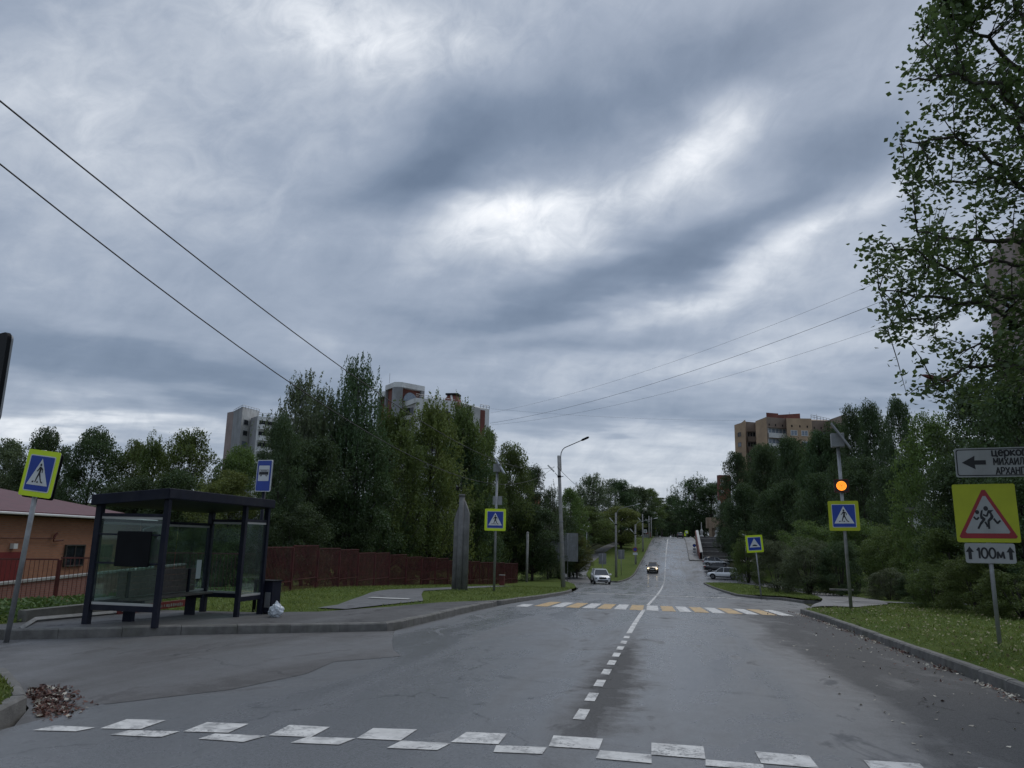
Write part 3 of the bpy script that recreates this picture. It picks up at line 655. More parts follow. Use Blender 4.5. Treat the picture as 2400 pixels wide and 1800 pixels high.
def tree_px(name, kind, px, top, dep, wpx, label, cat, leaf='leaf_mid', bark='bark', group=None, dz=0):
    """height and width (photo pixels) turned into metres at the tree's own distance"""
    p = P(px, top, dep); g = gz(p.x, p.y) + dz
    return tree(name, kind, p.x, p.y, p.z - g, wpx * dep / FPX, label, cat, leaf, bark, group, z=g)

G1 = 'trees behind the orange brick building'
tree_px('tree', 'broad', 22, 1040, 62, 190, 'dull green tree at the left frame edge behind the orange building', 'tree', 'leaf_grey', group=G1)
tree_px('tree', 'broad', 121, 1016, 58, 150, 'dark rounded tree directly behind the tilted crossing sign', 'tree', 'leaf_dark', group=G1)
tree_px('tree', 'broad', 225, 1008, 56, 170, 'dark tree rising above the left end of the bus shelter roof', 'tree', 'leaf_dark', group=G1)
tree_px('tree', 'broad', 318, 1042, 60, 130, 'lower tree in the dip of the treeline above the shelter', 'tree', 'leaf_mid', group=G1)
tree_px('tree', 'upright', 372, 1016, 58, 120, 'spiky topped green tree above the shelter roof corner', 'tree', 'leaf_mid', group=G1)
tree_px('tree', 'broad', 455, 1018, 57, 170, 'broad green tree left of the pale tower block', 'tree', 'leaf_mid', group=G1)
tree_px('tree', 'broad', 560, 1048, 60, 150, 'rounded tree hiding the foot of the pale tower block', 'tree', 'leaf_mid', group=G1)
tree_px('tree', 'broad', 545, 1112, 46, 190, 'yellow green tree just above the shelter roof beside the bus stop sign', 'tree', 'leaf_yel', group=G1)
tree_px('tree', 'broad', 430, 1110, 50, 190, 'low dark tree behind the middle of the shelter roof', 'tree', 'leaf_dark', group=G1)
tree_px('tree', 'broad', 310, 1120, 48, 160, 'low dark tree beyond the burgundy roof end', 'tree', 'leaf_dark', group=G1)
tree_px('tree', 'broad', 60, 1105, 66, 260, 'dark low tree between roof and treeline at far left', 'tree', 'leaf_dark', group=G1)
for i, (px, tp, dp, w) in enumerate([(380, 1225, 46, 150), (470, 1235, 45, 150), (560, 1235, 44, 150)]):
    tree_px('bush', 'shrub', px, tp, dp, w, ['dark bush seen through the shelter glass behind its hanging panel', 'dark bush seen through the rear glass above the bench end', 'dark bush seen through the right end glass of the shelter'][i], 'bush', 'leaf_mid', group='bushes behind the shelter')
G2 = 'tall trees behind the dark red fence'
tree_px('birch_tree', 'birch', 712, 878, 54, 160, 'tall birch with hanging twigs, leftmost of the high clump', 'tree', 'leaf_grey', 'birch', G2)
tree_px('birch_tree', 'birch', 768, 893, 56, 175, 'second birch of the high clump with a ragged flat top', 'tree', 'leaf_grey', 'birch', G2)
tree_px('birch_tree', 'birch', 842, 843, 56, 165, 'tallest pointed tree of the clump touching the upper cable', 'tree', 'leaf_dark', 'birch', G2)
tree_px('maple_tree', 'upright', 915, 940, 60, 175, 'yellowish green tree below the grey rooftop block', 'tree', 'leaf_mid', group=G2)
tree_px('maple_tree', 'upright', 1014, 926, 66, 180, 'bright topped spiky tree in front of the brick mansard roof', 'tree', 'leaf_yel', group=G2)
tree_px('maple_tree', 'upright', 1092, 928, 76, 160, 'spiky green tree covering the right end of the tall building', 'tree', 'leaf_mid', group=G2)
tree_px('tree', 'broad', 668, 985, 47, 120, 'dark leafy tree hanging right beside the bus stop sign', 'tree', 'leaf_dark', group=G2)
tree_px('tree', 'broad', 730, 1030, 50, 200, 'dark broad tree low in the clump above the first fence panels', 'tree', 'leaf_dark', group=G2)
tree_px('tree', 'broad', 850, 1000, 55, 210, 'dark broad tree in the middle of the clump', 'tree', 'leaf_dark', group=G2)
tree_px('tree', 'broad', 965, 1020, 64, 200, 'grey green broad tree left of the clustered concrete pillars', 'tree', 'leaf_mid', group=G2)
tree_px('tree', 'broad', 1080, 1040, 76, 190, 'dense tree right behind the solar powered crossing sign', 'tree', 'leaf_dark', group=G2)
tree_px('tree', 'broad', 1143, 1015, 84, 110, 'light edged tree at the right shoulder of the clump', 'tree', 'leaf_mid', group=G2)
for i, (px, tp, dp, w) in enumerate([(690, 1170, 45, 190), (800, 1185, 52, 190), (900, 1195, 59, 180), (1010, 1200, 68, 180), (1110, 1210, 79, 160)]):
    tree_px('bush', 'shrub', px, tp, dp, w, ['shadowy bush behind the tallest red fence panel', 'shadowy bush behind the second fence panel', 'shadowy bush behind the middle fence panels', 'shadowy bush behind the fence left of the pillars', 'shadowy bush behind the far fence end'][i], 'bush', 'leaf_dark', group='undergrowth behind the fence')
G3 = 'trees along the left side of the far road'
for px, tp, dp, w, kd, lf, lb in [
    (1195, 1050, 90, 130, 'broad', 'leaf_mid', 'rounded tree left of the street lamp with a light crown edge'),
    (1240, 1096, 97, 110, 'broad', 'leaf_dark', 'tree sloping down toward the nearest lamp post'),
    (1288, 1132, 98, 80, 'birch', 'leaf_grey', 'wispy tree just left of the nearest lamp post'),
    (1335, 1150, 110, 90, 'broad', 'leaf_mid', 'tree directly right of the nearest lamp post'),
    (1180, 1150, 92, 150, 'broad', 'leaf_dark', 'dark tree behind the thin grey post'),
    (1250, 1180, 90, 150, 'broad', 'leaf_dark', 'dark tree behind the back of the large info board'),
    (1310, 1200, 104, 110, 'broad', 'leaf_dark', 'dark tree overhanging the side road'),
    (1388, 1112, 175, 121, 'birch', 'leaf_grey', 'tall pale tree highest of the left roadside row'),
    (1440, 1128, 190, 121, 'broad', 'leaf_dark', 'dark round tree of the left roadside row'),
    (1487, 1142, 215, 108, 'broad', 'leaf_dark', 'dark tree left of the small white far building'),
    (1522, 1148, 240, 81, 'broad', 'leaf_mid', 'green tree in front of the small white far building'),
    (1549, 1166, 280, 81, 'pine', 'leaf_dark', 'dark tree at the left side of the sky gap over the road'),
    (1375, 1190, 150, 148, 'broad', 'leaf_mid', 'green tree above the climbing footpath'),
    (1455, 1188, 160, 121, 'broad', 'leaf_yel', 'yellow green rounded tree behind the second lamp post'),
    (1515, 1200, 215, 94, 'broad', 'leaf_dark', 'dark tree behind the row of thin lamp posts'),
    (1352, 1252, 106, 81, 'broad', 'leaf_yel', 'small yellow green tree right of the large info board'),
    (1410, 1240, 175, 94, 'broad', 'leaf_dark', 'dark tree at the top of the climbing footpath'),
    (1462, 1245, 168, 56, 'broad', 'leaf_dark', 'small dark tree standing alone on the far verge')]:
    tree_px('tree', kd, px, tp, dp, w, lb, 'tree', lf, group=G3)
for i, (px, tp, dp, w) in enumerate([(1200, 1250, 92, 110), (1290, 1255, 104, 110), (1345, 1300, 108, 60)]):
    tree_px('bush', 'shrub', px, tp, dp, w, ['near black bush behind the thin grey post', 'near black bush under the large info board', 'dark bush beside the mouth of the side road'][i], 'bush', 'leaf_dark', group='bushes beside the side road')
G4 = 'dark trees closing the road beyond the crest'
for px, tp, dp, w, kd, lb in [(1582, 1165, 330, 78, 'broad', 'dark tree at the right side of the sky gap over the road'), (1622, 1112, 300, 130, 'birch', 'big dark tree centred over the road crest'), (1665, 1132, 290, 104, 'broad', 'dark tree between the road crest and the red brick tower'),
                              (1562, 1205, 340, 78, 'broad', 'dark tree low in the centre beyond the road crest'), (1530, 1215, 310, 65, 'broad', 'dark tree beyond the left end of the road crest'), (1600, 1190, 350, 91, 'broad', 'dark tree filling in below the sky gap')]:
    tree_px('tree', kd, px, tp, dp, w, lb, 'tree', 'leaf_dark', group=G4)
for i, (px, tp, dp, w) in enumerate([(1500, 1215, 270, 60), (1540, 1222, 300, 50), (1575, 1218, 320, 55), (1612, 1215, 310, 55), (1650, 1212, 300, 55), (1690, 1205, 280, 60), (1440, 1225, 215, 60), (1475, 1220, 240, 50), (1405, 1215, 195, 60), (1360, 1235, 140, 60), (1520, 1240, 290, 45), (1595, 1240, 330, 45), (1635, 1238, 330, 45)]):
    tree_px('bush', 'shrub', px, tp, dp, w, ['dark thicket left of the brick shed', 'dark thicket behind the left end of the crest', 'dark thicket in the middle beyond the crest', 'dark thicket behind the yellow signs on the crest', 'dark thicket left of the parapet top', 'dark thicket behind the monument', 'dark thicket behind the small lone verge tree', 'dark thicket behind the kiosk', 'dark thicket above the climbing path', 'dark thicket left of the climbing path', 'low dark undergrowth left of the crest', 'low dark undergrowth beyond the crest', 'low dark undergrowth right of the crest'][i], 'bush', 'leaf_dark', group='thickets filling the far treeline')
G5 = 'wooded bank right of the road'
for px, tp, dp, w, kd, lf, lb in [
    (1722, 1066, 132, 90, 'broad', 'leaf_dark', 'dark tree at the left edge of the right hand wood by the monument'),
    (1790, 1052, 128, 110, 'broad', 'leaf_dark', 'dark tree below the left part of the yellow apartment block'),
    (1855, 1030, 120, 110, 'broad', 'leaf_dark', 'dark tree below the projecting bay of the yellow apartment block'),
    (1915, 1018, 112, 110, 'broad', 'leaf_dark', 'dark tree left of the upright solar panel'),
    (1800, 1050, 138, 150, 'broad', 'leaf_dark', 'wide dark tree filling below the left balconies of the yellow block'),
    (1880, 1034, 128, 150, 'broad', 'leaf_dark', 'wide dark tree filling below the right windows of the yellow block'),
    (1955, 1000, 112, 140, 'broad', 'leaf_dark', 'wide dark tree against the right end wall of the yellow block'),
    (1990, 966, 100, 110, 'broad', 'leaf_dark', 'dark tree hiding the right end of the yellow apartment block'),
    (2045, 950, 96, 110, 'broad', 'leaf_dark', 'tall dark tree right of the solar panel'),
    (2100, 944, 90, 110, 'broad', 'leaf_dark', 'tall dark tree under the protruding lamp head'),
    (1745, 1140, 118, 120, 'broad', 'leaf_dark', 'low dark tree over the parked cars'),
    (1830, 1130, 104, 140, 'broad', 'leaf_dark', 'low dark tree left of the flashing beacon'),
    (1920, 1115, 92, 150, 'broad', 'leaf_dark', 'low dark tree behind the flashing beacon'),
    (2020, 1080, 80, 160, 'broad', 'leaf_dark', 'low dark tree right of the flashing beacon'),
    (2105, 1070, 72, 150, 'broad', 'leaf_dark', 'dark tree above the small white building'),
    (1705, 1180, 140, 70, 'broad', 'leaf_dark', 'dark tree beside the monument plinth'),
    (2170, 985, 44, 190, 'broad', 'leaf_mid', 'lighter green tree left of the church direction sign'),
    (2310, 905, 36, 260, 'broad', 'leaf_dark', 'shaded green tree behind the church direction sign'),  # dark leaf colour here and on the next two carries their shade
    (2400, 860, 30, 300, 'broad', 'leaf_dark', 'shaded tree at the right frame edge behind the signs'),
    (2250, 1080, 34, 220, 'broad', 'leaf_dark', 'low shaded tree behind the yellow children sign'),
    (2380, 1090, 26, 260, 'broad', 'leaf_dark', 'low dark tree at the right frame edge beside the children sign')]:
    tree_px('tree', kd, px, tp, dp, w, lb, 'tree', lf, group=G5)
G6 = 'bushes on the right bank'
for px, tp, dp, w, lf, lb in [
    (1750, 1240, 100, 80, 'leaf_mid', 'green bush beside the white lamp post near the parked cars'),
    (1815, 1262, 62, 110, 'leaf_grey', 'rounded dark bush left end of the long hedge'),
    (1890, 1255, 56, 140, 'leaf_grey', 'large rounded bush left of the solar crossing sign pole'),
    (1965, 1262, 54, 110, 'leaf_dark', 'dark bush directly behind the solar crossing sign pole'),
    (1880, 1215, 70, 150, 'leaf_mid', 'light green bush above the hedge left of the crossing sign'),
    (2000, 1205, 66, 170, 'leaf_mid', 'light green bush behind the hedge right of the crossing sign'),
    (2080, 1225, 58, 150, 'leaf_mid', 'tall light bush in front of the small white building'),
    (2160, 1230, 50, 160, 'leaf_mid', 'light bush right in front of the small white building'),
    (2080, 1328, 46, 110, 'leaf_grey', 'low grey green bush in front of the hedge'),
    (2140, 1340, 44, 90, 'leaf_dark', 'low flat dark bush right of the grey green one'),
    (2185, 1318, 30, 130, 'leaf_mid', 'leafy green bush left of the sign pole with the distance plate'),
    (2280, 1290, 26, 180, 'leaf_mid', 'leafy bush behind the distance plate'),
    (2390, 1310, 23, 210, 'leaf_mid', 'leafy bush right of the sign pole at the frame edge'),
    (2230, 1230, 32, 200, 'leaf_mid', 'upright bush left of the children sign')]:
    tree_px('bush', 'shrub', px, tp, dp, w, lb, 'bush', lf, group=G6)

# the big near tree whose trunk stands just outside the frame on the right
def near_tree():
    rs = np.random.RandomState(21)
    base = P(2640, 1500, 13.5); zb = gz(base.x, base.y)
    r = thing('linden_tree', 'large overhanging tree with loose leafy branches reaching in from the right', 'tree', (base.x, base.y, zb))
    O = Vector((base.x, base.y, zb)); b = MB()
    def loc(v): return Vector(v) - O
    tr = [P(2640, 1520, 13.5), P(2625, 1150, 13.5), P(2590, 760, 13.6), P(2540, 420, 13.8), P(2480, 120, 14), P(2450, -200, 14.2), P(2430, -420, 14.4)]
    tr[0].z = zb - .2
    b.tube([loc(p) for p in tr], [.24, .20, .165, .13, .09, .05, .02], 10)
    limbs = [
        [(2595, 800, 13.6), (2440, 700, 13.4), (2320, 682, 13.2), (2240, 640, 13), (2150, 590, 12.8), (2060, 575, 12.6)],
        [(2600, 850, 13.6), (2440, 770, 14.2), (2310, 690, 14.2), (2200, 735, 14), (2080, 765, 13.8)],
        [(2610, 900, 13.5), (2450, 800, 12.8), (2310, 710, 12.8), (2180, 700, 12.5), (2060, 680, 12.4)],
        [(2580, 700, 13.6), (2440, 620, 14.6), (2330, 610, 14.8), (2220, 640, 15), (2120, 655, 15)],
        [(2560, 560, 13.8), (2450, 480, 13), (2340, 390, 12.6), (2230, 320, 12.4), (2120, 330, 12.2)],
        [(2550, 500, 13.8), (2430, 350, 14.4), (2320, 240, 14.6), (2220, 150, 14.8), (2160, 90, 14.8)],
        [(2520, 330, 13.9), (2420, 200, 13.4), (2330, 110, 13.2), (2250, 50, 13.2), (2210, 15, 13.2)],
        [(2570, 620, 13.7), (2460, 570, 12.4), (2340, 565, 12.2), (2240, 565, 12), (2150, 545, 12)],
        [(2560, 540, 13.8), (2430, 440, 15.4), (2320, 420, 15.8), (2210, 430, 16), (2110, 430, 16)],
        [(2500, 200, 14), (2430, 90, 14.6), (2380, 20, 14.8), (2350, -60, 15), (2330, -140, 15)],
        [(2530, 380, 13.8), (2430, 300, 12.2), (2330, 200, 11.8), (2240, 180, 11.6), (2130, 190, 11.6)],
        [(2610, 980, 13.5), (2480, 900, 12.6), (2380, 850, 12.4), (2280, 860, 12.2), (2190, 900, 12.2)],
        [(2620, 1040, 13.5), (2500, 960, 14.4), (2400, 880, 14.6), (2300, 800, 14.6), (2240, 830, 14.6)],
        [(2600, 880, 13.6), (2700, 700, 13), (2800, 560, 12.6)], [(2570, 620, 13.7), (2700, 420, 14), (2820, 260, 14.2)], [(2500, 200, 14), (2620, 0, 13.6), (2700, -200, 13.2)],
        [(2460, -100, 14.2), (2340, -240, 14.5), (2250, -330, 14.7)]]
    nodes = []
    for lb in limbs:
        pts = [P(*q) for q in lb]; n = len(pts)
        den = []
        for i in range(n - 1):
            for k in range(4):
                q = pts[i].lerp(pts[i + 1], k / 4) + Vector(rs.normal(size=3) * .035 * (i > 0 or k > 0)); den.append(q)
        den.append(pts[-1])
        b.tube([loc(q) for q in den], list(np.linspace(.062, .010, len(den))), 6)
        nodes += [(q, i / len(den)) for i, q in enumerate(den)]
    NP = np.array([tuple(q) for q, t in nodes if t > .12])
    # crown outline in which leaf sprays sit (each at its own depth)
    out = [(2204, 0), (2150, 16), (2140, 70), (2128, 125), (2098, 179), (2118, 215), (2168, 250), (2150, 285), (2122, 300), (2095, 350), (2084, 417), (2112, 462), (2128, 520), (2110, 548), (2040, 560), (2030, 610), (2000, 656), (2058, 692), (2025, 757), (2090, 800), (2165, 835), (2215, 800), (2260, 762), (2320, 735), (2330, 800), (2250, 830), (2150, 885), (2120, 930), (2240, 940), (2500, 930), (2760, 700), (2760, -300), (2300, -300)]
    def inside(x, y):
        c = False; n = len(out)
        for i in range(n):
            x1, y1 = out[i]; x2, y2 = out[(i + 1) % n]
            if (y1 > y) != (y2 > y) and x < (x2 - x1) * (y - y1) / (y2 - y1) + x1: c = not c
        return c
    holes = [(2185, 545, 60, 14), (2280, 540, 45, 16), (2235, 600, 24, 14), (2330, 640, 40, 16), (2150, 480, 28, 10), (2330, 60, 22, 36), (2390, 500, 40, 18), (2300, 350, 14, 20), (2210, 400, 16, 12), (2270, 760, 50, 20), (2215, 90, 20, 10), (2380, 320, 14, 26), (2365, 20, 60, 60), (2360, 560, 40, 20), (2250, 270, 30, 12), (2300, 470, 26, 12), (2180, 230, 30, 12)]
    C = []; L = []; K = []; n = 0
    while n < 600:
        x, y = rs.uniform(1995, 2760), rs.uniform(-300, 940)
        if not inside(x, y): continue
        if any(((x - h[0]) / h[2]) ** 2 + ((y - h[1]) / h[3]) ** 2 < 1 for h in holes): continue
        if x > 2420 and rs.rand() < .35: continue
        dp = rs.uniform(11.6, 16); q = P(x, y, dp)
        d = np.linalg.norm(NP - np.array(tuple(q)), axis=1); k = int(np.argmin(d))
        if d[k] > 1.5:
            q = Vector(NP[k]) + (q - Vector(NP[k])) * (1.3 / d[k])
            if d[k] > 3.2: continue
        n += 1
        s = Vector(NP[k]); s = s + Vector(rs.normal(size=3) * .02); mid = s.lerp(q, .55) + Vector((0, 0, .06))
        b.tube([loc(s), loc(mid), loc(q)], [.012, .009, .004], 3)
        m = rs.randint(24, 44); tt = rs.uniform(.15, 1.12, m) ** .8
        ax = np.array(tuple(q - s)); base_ = np.array(tuple(s - O))
        c = base_ + ax * tt[:, None] + rs.normal(size=(m, 3)) * .11
        C.append(c); L.append(rs.uniform(.07, .135, m)); K.append(np.tile([0, 0, -.25], (m, 1)))
    C = np.concatenate(C); L = np.concatenate(L); K = np.concatenate(K)
    me = leaves_mesh('crown', C, L, M['leaf_near'], up=.9, rs=rs, link=K, wid=.36)
    o = bpy.data.objects.new('crown', me); COL.objects.link(o); o.parent = r
    b.build('trunk', M['bark'], r, smooth=True, fix=False)
near_tree()

def scatter(name, n, fx, mt, L, up=.4, link=None, kind='stuff', label=None, wid=.34):
    C = []
    while len(C) < n:
        p = fx()
        if p is not None: C.append(p)
    C = np.array(C); me = leaves_mesh(name, C, nr.uniform(L[0], L[1], len(C)), mt, up, wid=wid, link=np.tile(link, (len(C), 1)) if link else None)
    o = bpy.data.objects.new(name, me); COL.objects.link(o); o['kind'] = kind
    if label: o['label'] = label; o['category'] = name.replace('_', ' ')
    return o
from mathutils import noise as mnoise
def lawn_pt(x0, x1, y0, y1, test, h=.06):
    def f():
        y = y0 + (y1 - y0) * rnd.random() ** 1.6; x = rnd.uniform(x0, x1)
        if mnoise.noise(Vector((x * 1.3, y * .9, 0))) + .5 * mnoise.noise(Vector((x * 4, y * 4, 3))) < rnd.uniform(-.5, .15): return None
        return (x, y, gz(x, y) + .14 + rnd.uniform(0, h)) if test(x, y) else None
    return f
right_ok = lambda x, y: x > (4.50 if y < 30 else interp(SW_R, y) + .1) and not (40.3 < y < 43.7)
left_ok = lambda x, y: x < interp(LAWN_LR, y) - .1 and not (19 < y < 56 and -12.1 < x < -7.9 and interp([(19.3, -9.3), (24.8, -10.4), (32, -11.9), (56, -12.1)], y) < x < interp([(19.3, -8), (24.5, -7.6), (32, -10), (56, -10.9)], y))
scatter('grass', 60000, lawn_pt(4.6, 22, 8, 42, right_ok), M['grass'], (.05, .13), link=[0, 0, .9], wid=.1)
scatter('grass', 45000, lawn_pt(-22, -5.9, 11, 60, left_ok), M['grass'], (.05, .14), link=[0, 0, .9], wid=.1)
scatter('grass', 9000, lawn_pt(4.4, 10.5, 45.5, 104, lambda x, y: interp([(45.6, 7.1), (51, 6.8), (52.5, 5.5), (58.5, 4.7), (104, 4.3)], y) < x < interp(SW_L, y)), M['grass'], (.08, .2), link=[0, 0, .9], wid=.1)
scatter('grass', 9000, lawn_pt(-9.0, -5.85, 5, 9, lambda x, y: x < interp([(6.2, -5.88), (6.9, -6.36), (8.3, -8.05), (9.2, -16)], y)), M['grass'], (.04, .1), link=[0, 0, .9], wid=.12)
scatter('weeds', 14000, lawn_pt(-19, -11.9, 12, 26, lambda x, y: (x < -12.15 and y < 17) or x < -14, .35), M['weed'], (.05, .12), link=[0, 0, .3])
def gut():
    y = 7 + 24 * rnd.random() ** 1.3
    if mnoise.noise(Vector((0, y * 1.1, 5))) < rnd.uniform(-.35, .2): return None
    x = 4.35 - abs(rnd.gauss(0, .12)) - (1.1 * rnd.random() if rnd.random() < .12 else 0)
    return (x, y, zr(y) + .012 + rnd.random() * .02)
scatter('fallen_leaves', 420, gut, M['dead'], (.03, .075), up=3, label='pale fallen leaves gathered along the right kerb')
scatter('fallen_leaves', 520, gut, M['deadr'], (.03, .08), up=3, label='brown fallen leaves gathered along the right kerb')
scatter('fallen_leaves', 110, lambda: (lambda x, y: (x, y, zr(y) + .012))(rnd.uniform(2.0, 4.2), rnd.uniform(6.5, 18)), M['dead'], (.03, .065), up=4, label='pale leaves scattered on the right lane')
scatter('fallen_leaves', 5000, lawn_pt(4.6, 16, 8, 34, right_ok, .1), M['deadg'], (.04, .09), up=1.5, label='dry leaves lying in the right hand grass')
def pile():
    t = rnd.random(); x = -7.0 + 1.3 * t + rnd.gauss(0, .09); y = 7.95 - 1.15 * t + rnd.gauss(0, .15)
    if x < interp([(6.3, -5.7), (7, -6.2), (8.4, -7.85)], y) + .02: return None
    return (x, y, zr(y) + .010 + rnd.random() ** 3 * .015)
scatter('fallen_leaves', 620, pile, M['deadr'], (.03, .07), up=2.5, label='heap of brown leaves at the left kerb corner')
scatter('fallen_leaves', 90, pile, M['dead'], (.04, .09), up=1.5, label='pale leaves in the heap at the left kerb corner')

# ---------------------------------------------------------------- buildings
def wpos(p0, p1, t, z): return (p0[0] + (p1[0] - p0[0]) * t, p0[1] + (p1[1] - p0[1]) * t, z)
def wall_quad(b, p0, p1, t0, t1, z0, z1, out, dep, mt, proud=True):
    """a slab on the wall p0->p1 between fractions t0..t1, standing proud of it towards the viewer"""
    d = Vector((p1[0] - p0[0], p1[1] - p0[1], 0)).normalized(); n = Vector((d.y, -d.x, 0))
    if n.dot(Vector((-p0[0], -p0[1], 0))) < 0: n = -n
    a = Vector(wpos(p0, p1, t0, z0)); c = Vector(wpos(p0, p1, t1, z0)); h = Vector((0, 0, z1 - z0))
    q = [a + n * out, c + n * out, c + n * (out + dep), a + n * (out + dep)]
    b.add([*q, *[v + h for v in q]], [(0, 1, 2, 3), (4, 5, 6, 7), (0, 1, 5, 4), (1, 2, 6, 5), (2, 3, 7, 6), (3, 0, 4, 7)], mt)
def window(root, p0, p1, t0, t1, z0, z1, frame, pane, mull=1, fr=.08):
    b = MB(); L = (Vector(p1[:2]) - Vector(p0[:2])).length; ft = fr / L
    for a, c, e, f in ((t0, t1, z0, z0 + fr), (t0, t1, z1 - fr, z1), (t0, t0 + ft, z0 + fr, z1 - fr), (t1 - ft, t1, z0 + fr, z1 - fr)): wall_quad(b, p0, p1, a, c, e, f, .01, .09, 0)
    for k in range(mull):
        tm = t0 + (t1 - t0) * (k + 1) / (mull + 1); wall_quad(b, p0, p1, tm - ft / 2, tm + ft / 2, z0 + fr, z1 - fr, .01, .07, 0)
    o = b.build('window', frame, root)
    g = MB(); wall_quad(g, p0, p1, t0 + ft, t1 - ft, z0 + fr, z1 - fr, .01, .03, 0); g.build('pane', pane, o)
    return o
def Z(px, py, dep): return P(px, py, dep).z
def XY(px, dep, py=1270): p = P(px, py, dep); return (p.x, p.y)

# orange brick building behind the left railing
def brick_building():
    r = thing('brick_building', 'single storey orange brick building with burgundy metal roof', 'building')
    A, Bc = Vector((-27.2, 21.5)), Vector((-28.17, 37.8)); A = Vector((-24.1, 12)) if 0 else Vector((-24.3, 15.5))
    zt = 2.36; zb = -1.6; d = (Bc - A).normalized(); n = Vector((-d.y, d.x))
    Cc, Dc = Bc + n * 12, A + n * 12
    b = MB(); b.prism([A, Bc, Cc, Dc], zb, zt - .18); b.build('wall', M['brk'], r)
    ov = .45
    a, c, e, f = A - n * ov - d * ov, Bc - n * ov + d * ov, Cc + n * ov + d * ov, Dc + n * ov - d * ov
    r1, r2 = A + n * 6 + d * 3, Bc + n * 6 - d * 7
    b = MB(); z1, z2 = zt, zt + 1.55
    b.add([(a.x, a.y, z1), (c.x, c.y, z1), (e.x, e.y, z1), (f.x, f.y, z1), (r1.x, r1.y, z2), (r2.x, r2.y, z2)], [(0, 1, 5, 4), (1, 2, 5), (2, 3, 4, 5), (3, 0, 4), (0, 3, 2, 1)])
    k = 0
    for (u, v) in ((a, c), (c, e)): b.prism([u, v, v + n * .1 + d * -.1, u + n * .1], zt - .14, zt)
    b.build('roof', M['roofred'], r)
    b = MB()
    g1, g2 = a - n * .1, c - n * .1
    b.tube([(g1.x, g1.y, zt - .10), (g2.x, g2.y, zt - .10)], .055, 6); g = b.build('gutter', M['plastw'], r)
    b = MB(); q = Bc - n * .1 - d * .1
    b.tube([(g2.x, g2.y, zt - .12), (g2.x, g2.y, zt - .3), (q.x, q.y, zt - .55), (q.x, q.y, zb + .3)], .045, 6); b.build('downpipe', M['plastw'], r)
    L = (Bc - A).length
    for y0, y1 in ((31.0, 32.5), (33.4, 34.9)):
        window(r, A, Bc, (y0 - A.y) / (Bc.y - A.y), (y1 - A.y) / (Bc.y - A.y), .02, 1.0, M['bark'], M['dglass'], 1, .06)
    b = MB(); wall_quad(b, A, Bc, (26.65 - A.y) / (Bc.y - A.y), (28.1 - A.y) / (Bc.y - A.y), -1.5, .72, .01, .06, 0); dr = b.build('door', M['reddoor'], r)
    b = MB(); wall_quad(b, A, Bc, (27.3 - A.y) / (Bc.y - A.y), (27.55 - A.y) / (Bc.y - A.y), .85, 1.06, .01, .16, 0); b.build('wall_lamp', M['plastw'], r)
    b = MB(); p = lambda y, z, o=.14: (A.x + (Bc.x - A.x) * (y - A.y) / (Bc.y - A.y) - n.x * o, y - n.y * o, z)
    b.tube([p(15.6, 1.28), p(29.9, 1.28)], .022, 5); b.tube([p(29.9, 1.28), p(30.0, 1.45), p(30.1, 1.5)], .05, 6); b.tube([p(29.9, 1.28), p(29.9, 1.16), p(30.6, 1.2)], .03, 5); b.build('pipe', M['rust'], r)
    return A, Bc, n, d
bA, bB, bn_, bd = brick_building()
b = MB(); q0 = (-22.2, 18.0); q1 = (-24.8, 37.0)
b.prism([q0, q1, (q1[0] - .25, q1[1]), (q0[0] - .25, q0[1])], -2.2, [-.42, .02, .02, -.42]); ow = b.build('retaining_wall', M['pinkbrk']); tag(ow, 'low pinkish brick wall between the railing and the orange building', 'wall')
b = MB(); b.add([(q0[0] + .06, q0[1], -.42), (q1[0] + .06, q1[1], .02), (q1[0] - .3, q1[1], .02), (q0[0] - .3, q0[1], -.42), (q0[0] + .06, q0[1], -.34), (q1[0] + .06, q1[1], .10), (q1[0] - .3, q1[1], .10), (q0[0] - .3, q0[1], -.34)], [(0, 1, 2, 3), (4, 5, 6, 7), (0, 1, 5, 4), (2, 3, 7, 6), (0, 3, 7, 4), (1, 2, 6, 5)]); b.build('coping', M['conc'], ow)

# railing fence: panels, posts
def fence(name, pts, label, mt, hgt=1.8, wpan=2.5, sag=True, zfun=None, bar=.018, gap=.13):
    r = thing(name, label, 'fence')
    for i in range(len(pts) - 1):
        a, c = Vector(pts[i]), Vector(pts[i + 1]); L = (c - a).length; n = max(1, round(L / wpan)); d = (c - a) / L
        for k in range(n):
            p0, p1 = a + d * (L * k / n), a + d * (L * (k + 1) / n)
            zm = (zfun or gz)((p0.x + p1.x) / 2, (p0.y + p1.y) / 2) + .12 + rnd.uniform(-.05, .05)
            b = MB(); b.M = Matrix.Translation((p0.x, p0.y, zm)) @ Matrix.Rotation(math.atan2(d.y, d.x), 4, 'Z')
            w = L / n
            b.box(0.02, w - .02, -.02, .02, hgt - .05, hgt); b.box(0.02, w - .02, -.02, .02, .42, .46)
            m = int(w / gap)
            for q in range(m): x = .06 + (w - .12) * q / (m - 1); b.box(x - bar / 2, x + bar / 2, -bar / 2, bar / 2, 0, hgt - .05)
            b.build('panel', mt, r)
            pb = MB(); pb.box(p0.x - .04, p0.x + .04, p0.y - .04, p0.y + .04, zm - .4, zm + hgt - .1)
            pb.build('post', mt, r)
    return r
fence('railing_fence', [(-22.6, 21.2), (-18.2, 25.4), (-15.5, 27.5)], 'rust red bar railing in front of the orange brick building', M['fence'], 1.75, 2.6)
fence('railing_fence', [(-15.3, 27.7), (-16.2, 44), (-15.4, 60), (-14.5, 75)], 'long dark red stepped bar fence running away below the tall trees', M['fencer'], 1.85, 2.55, gap=.12, bar=.024)

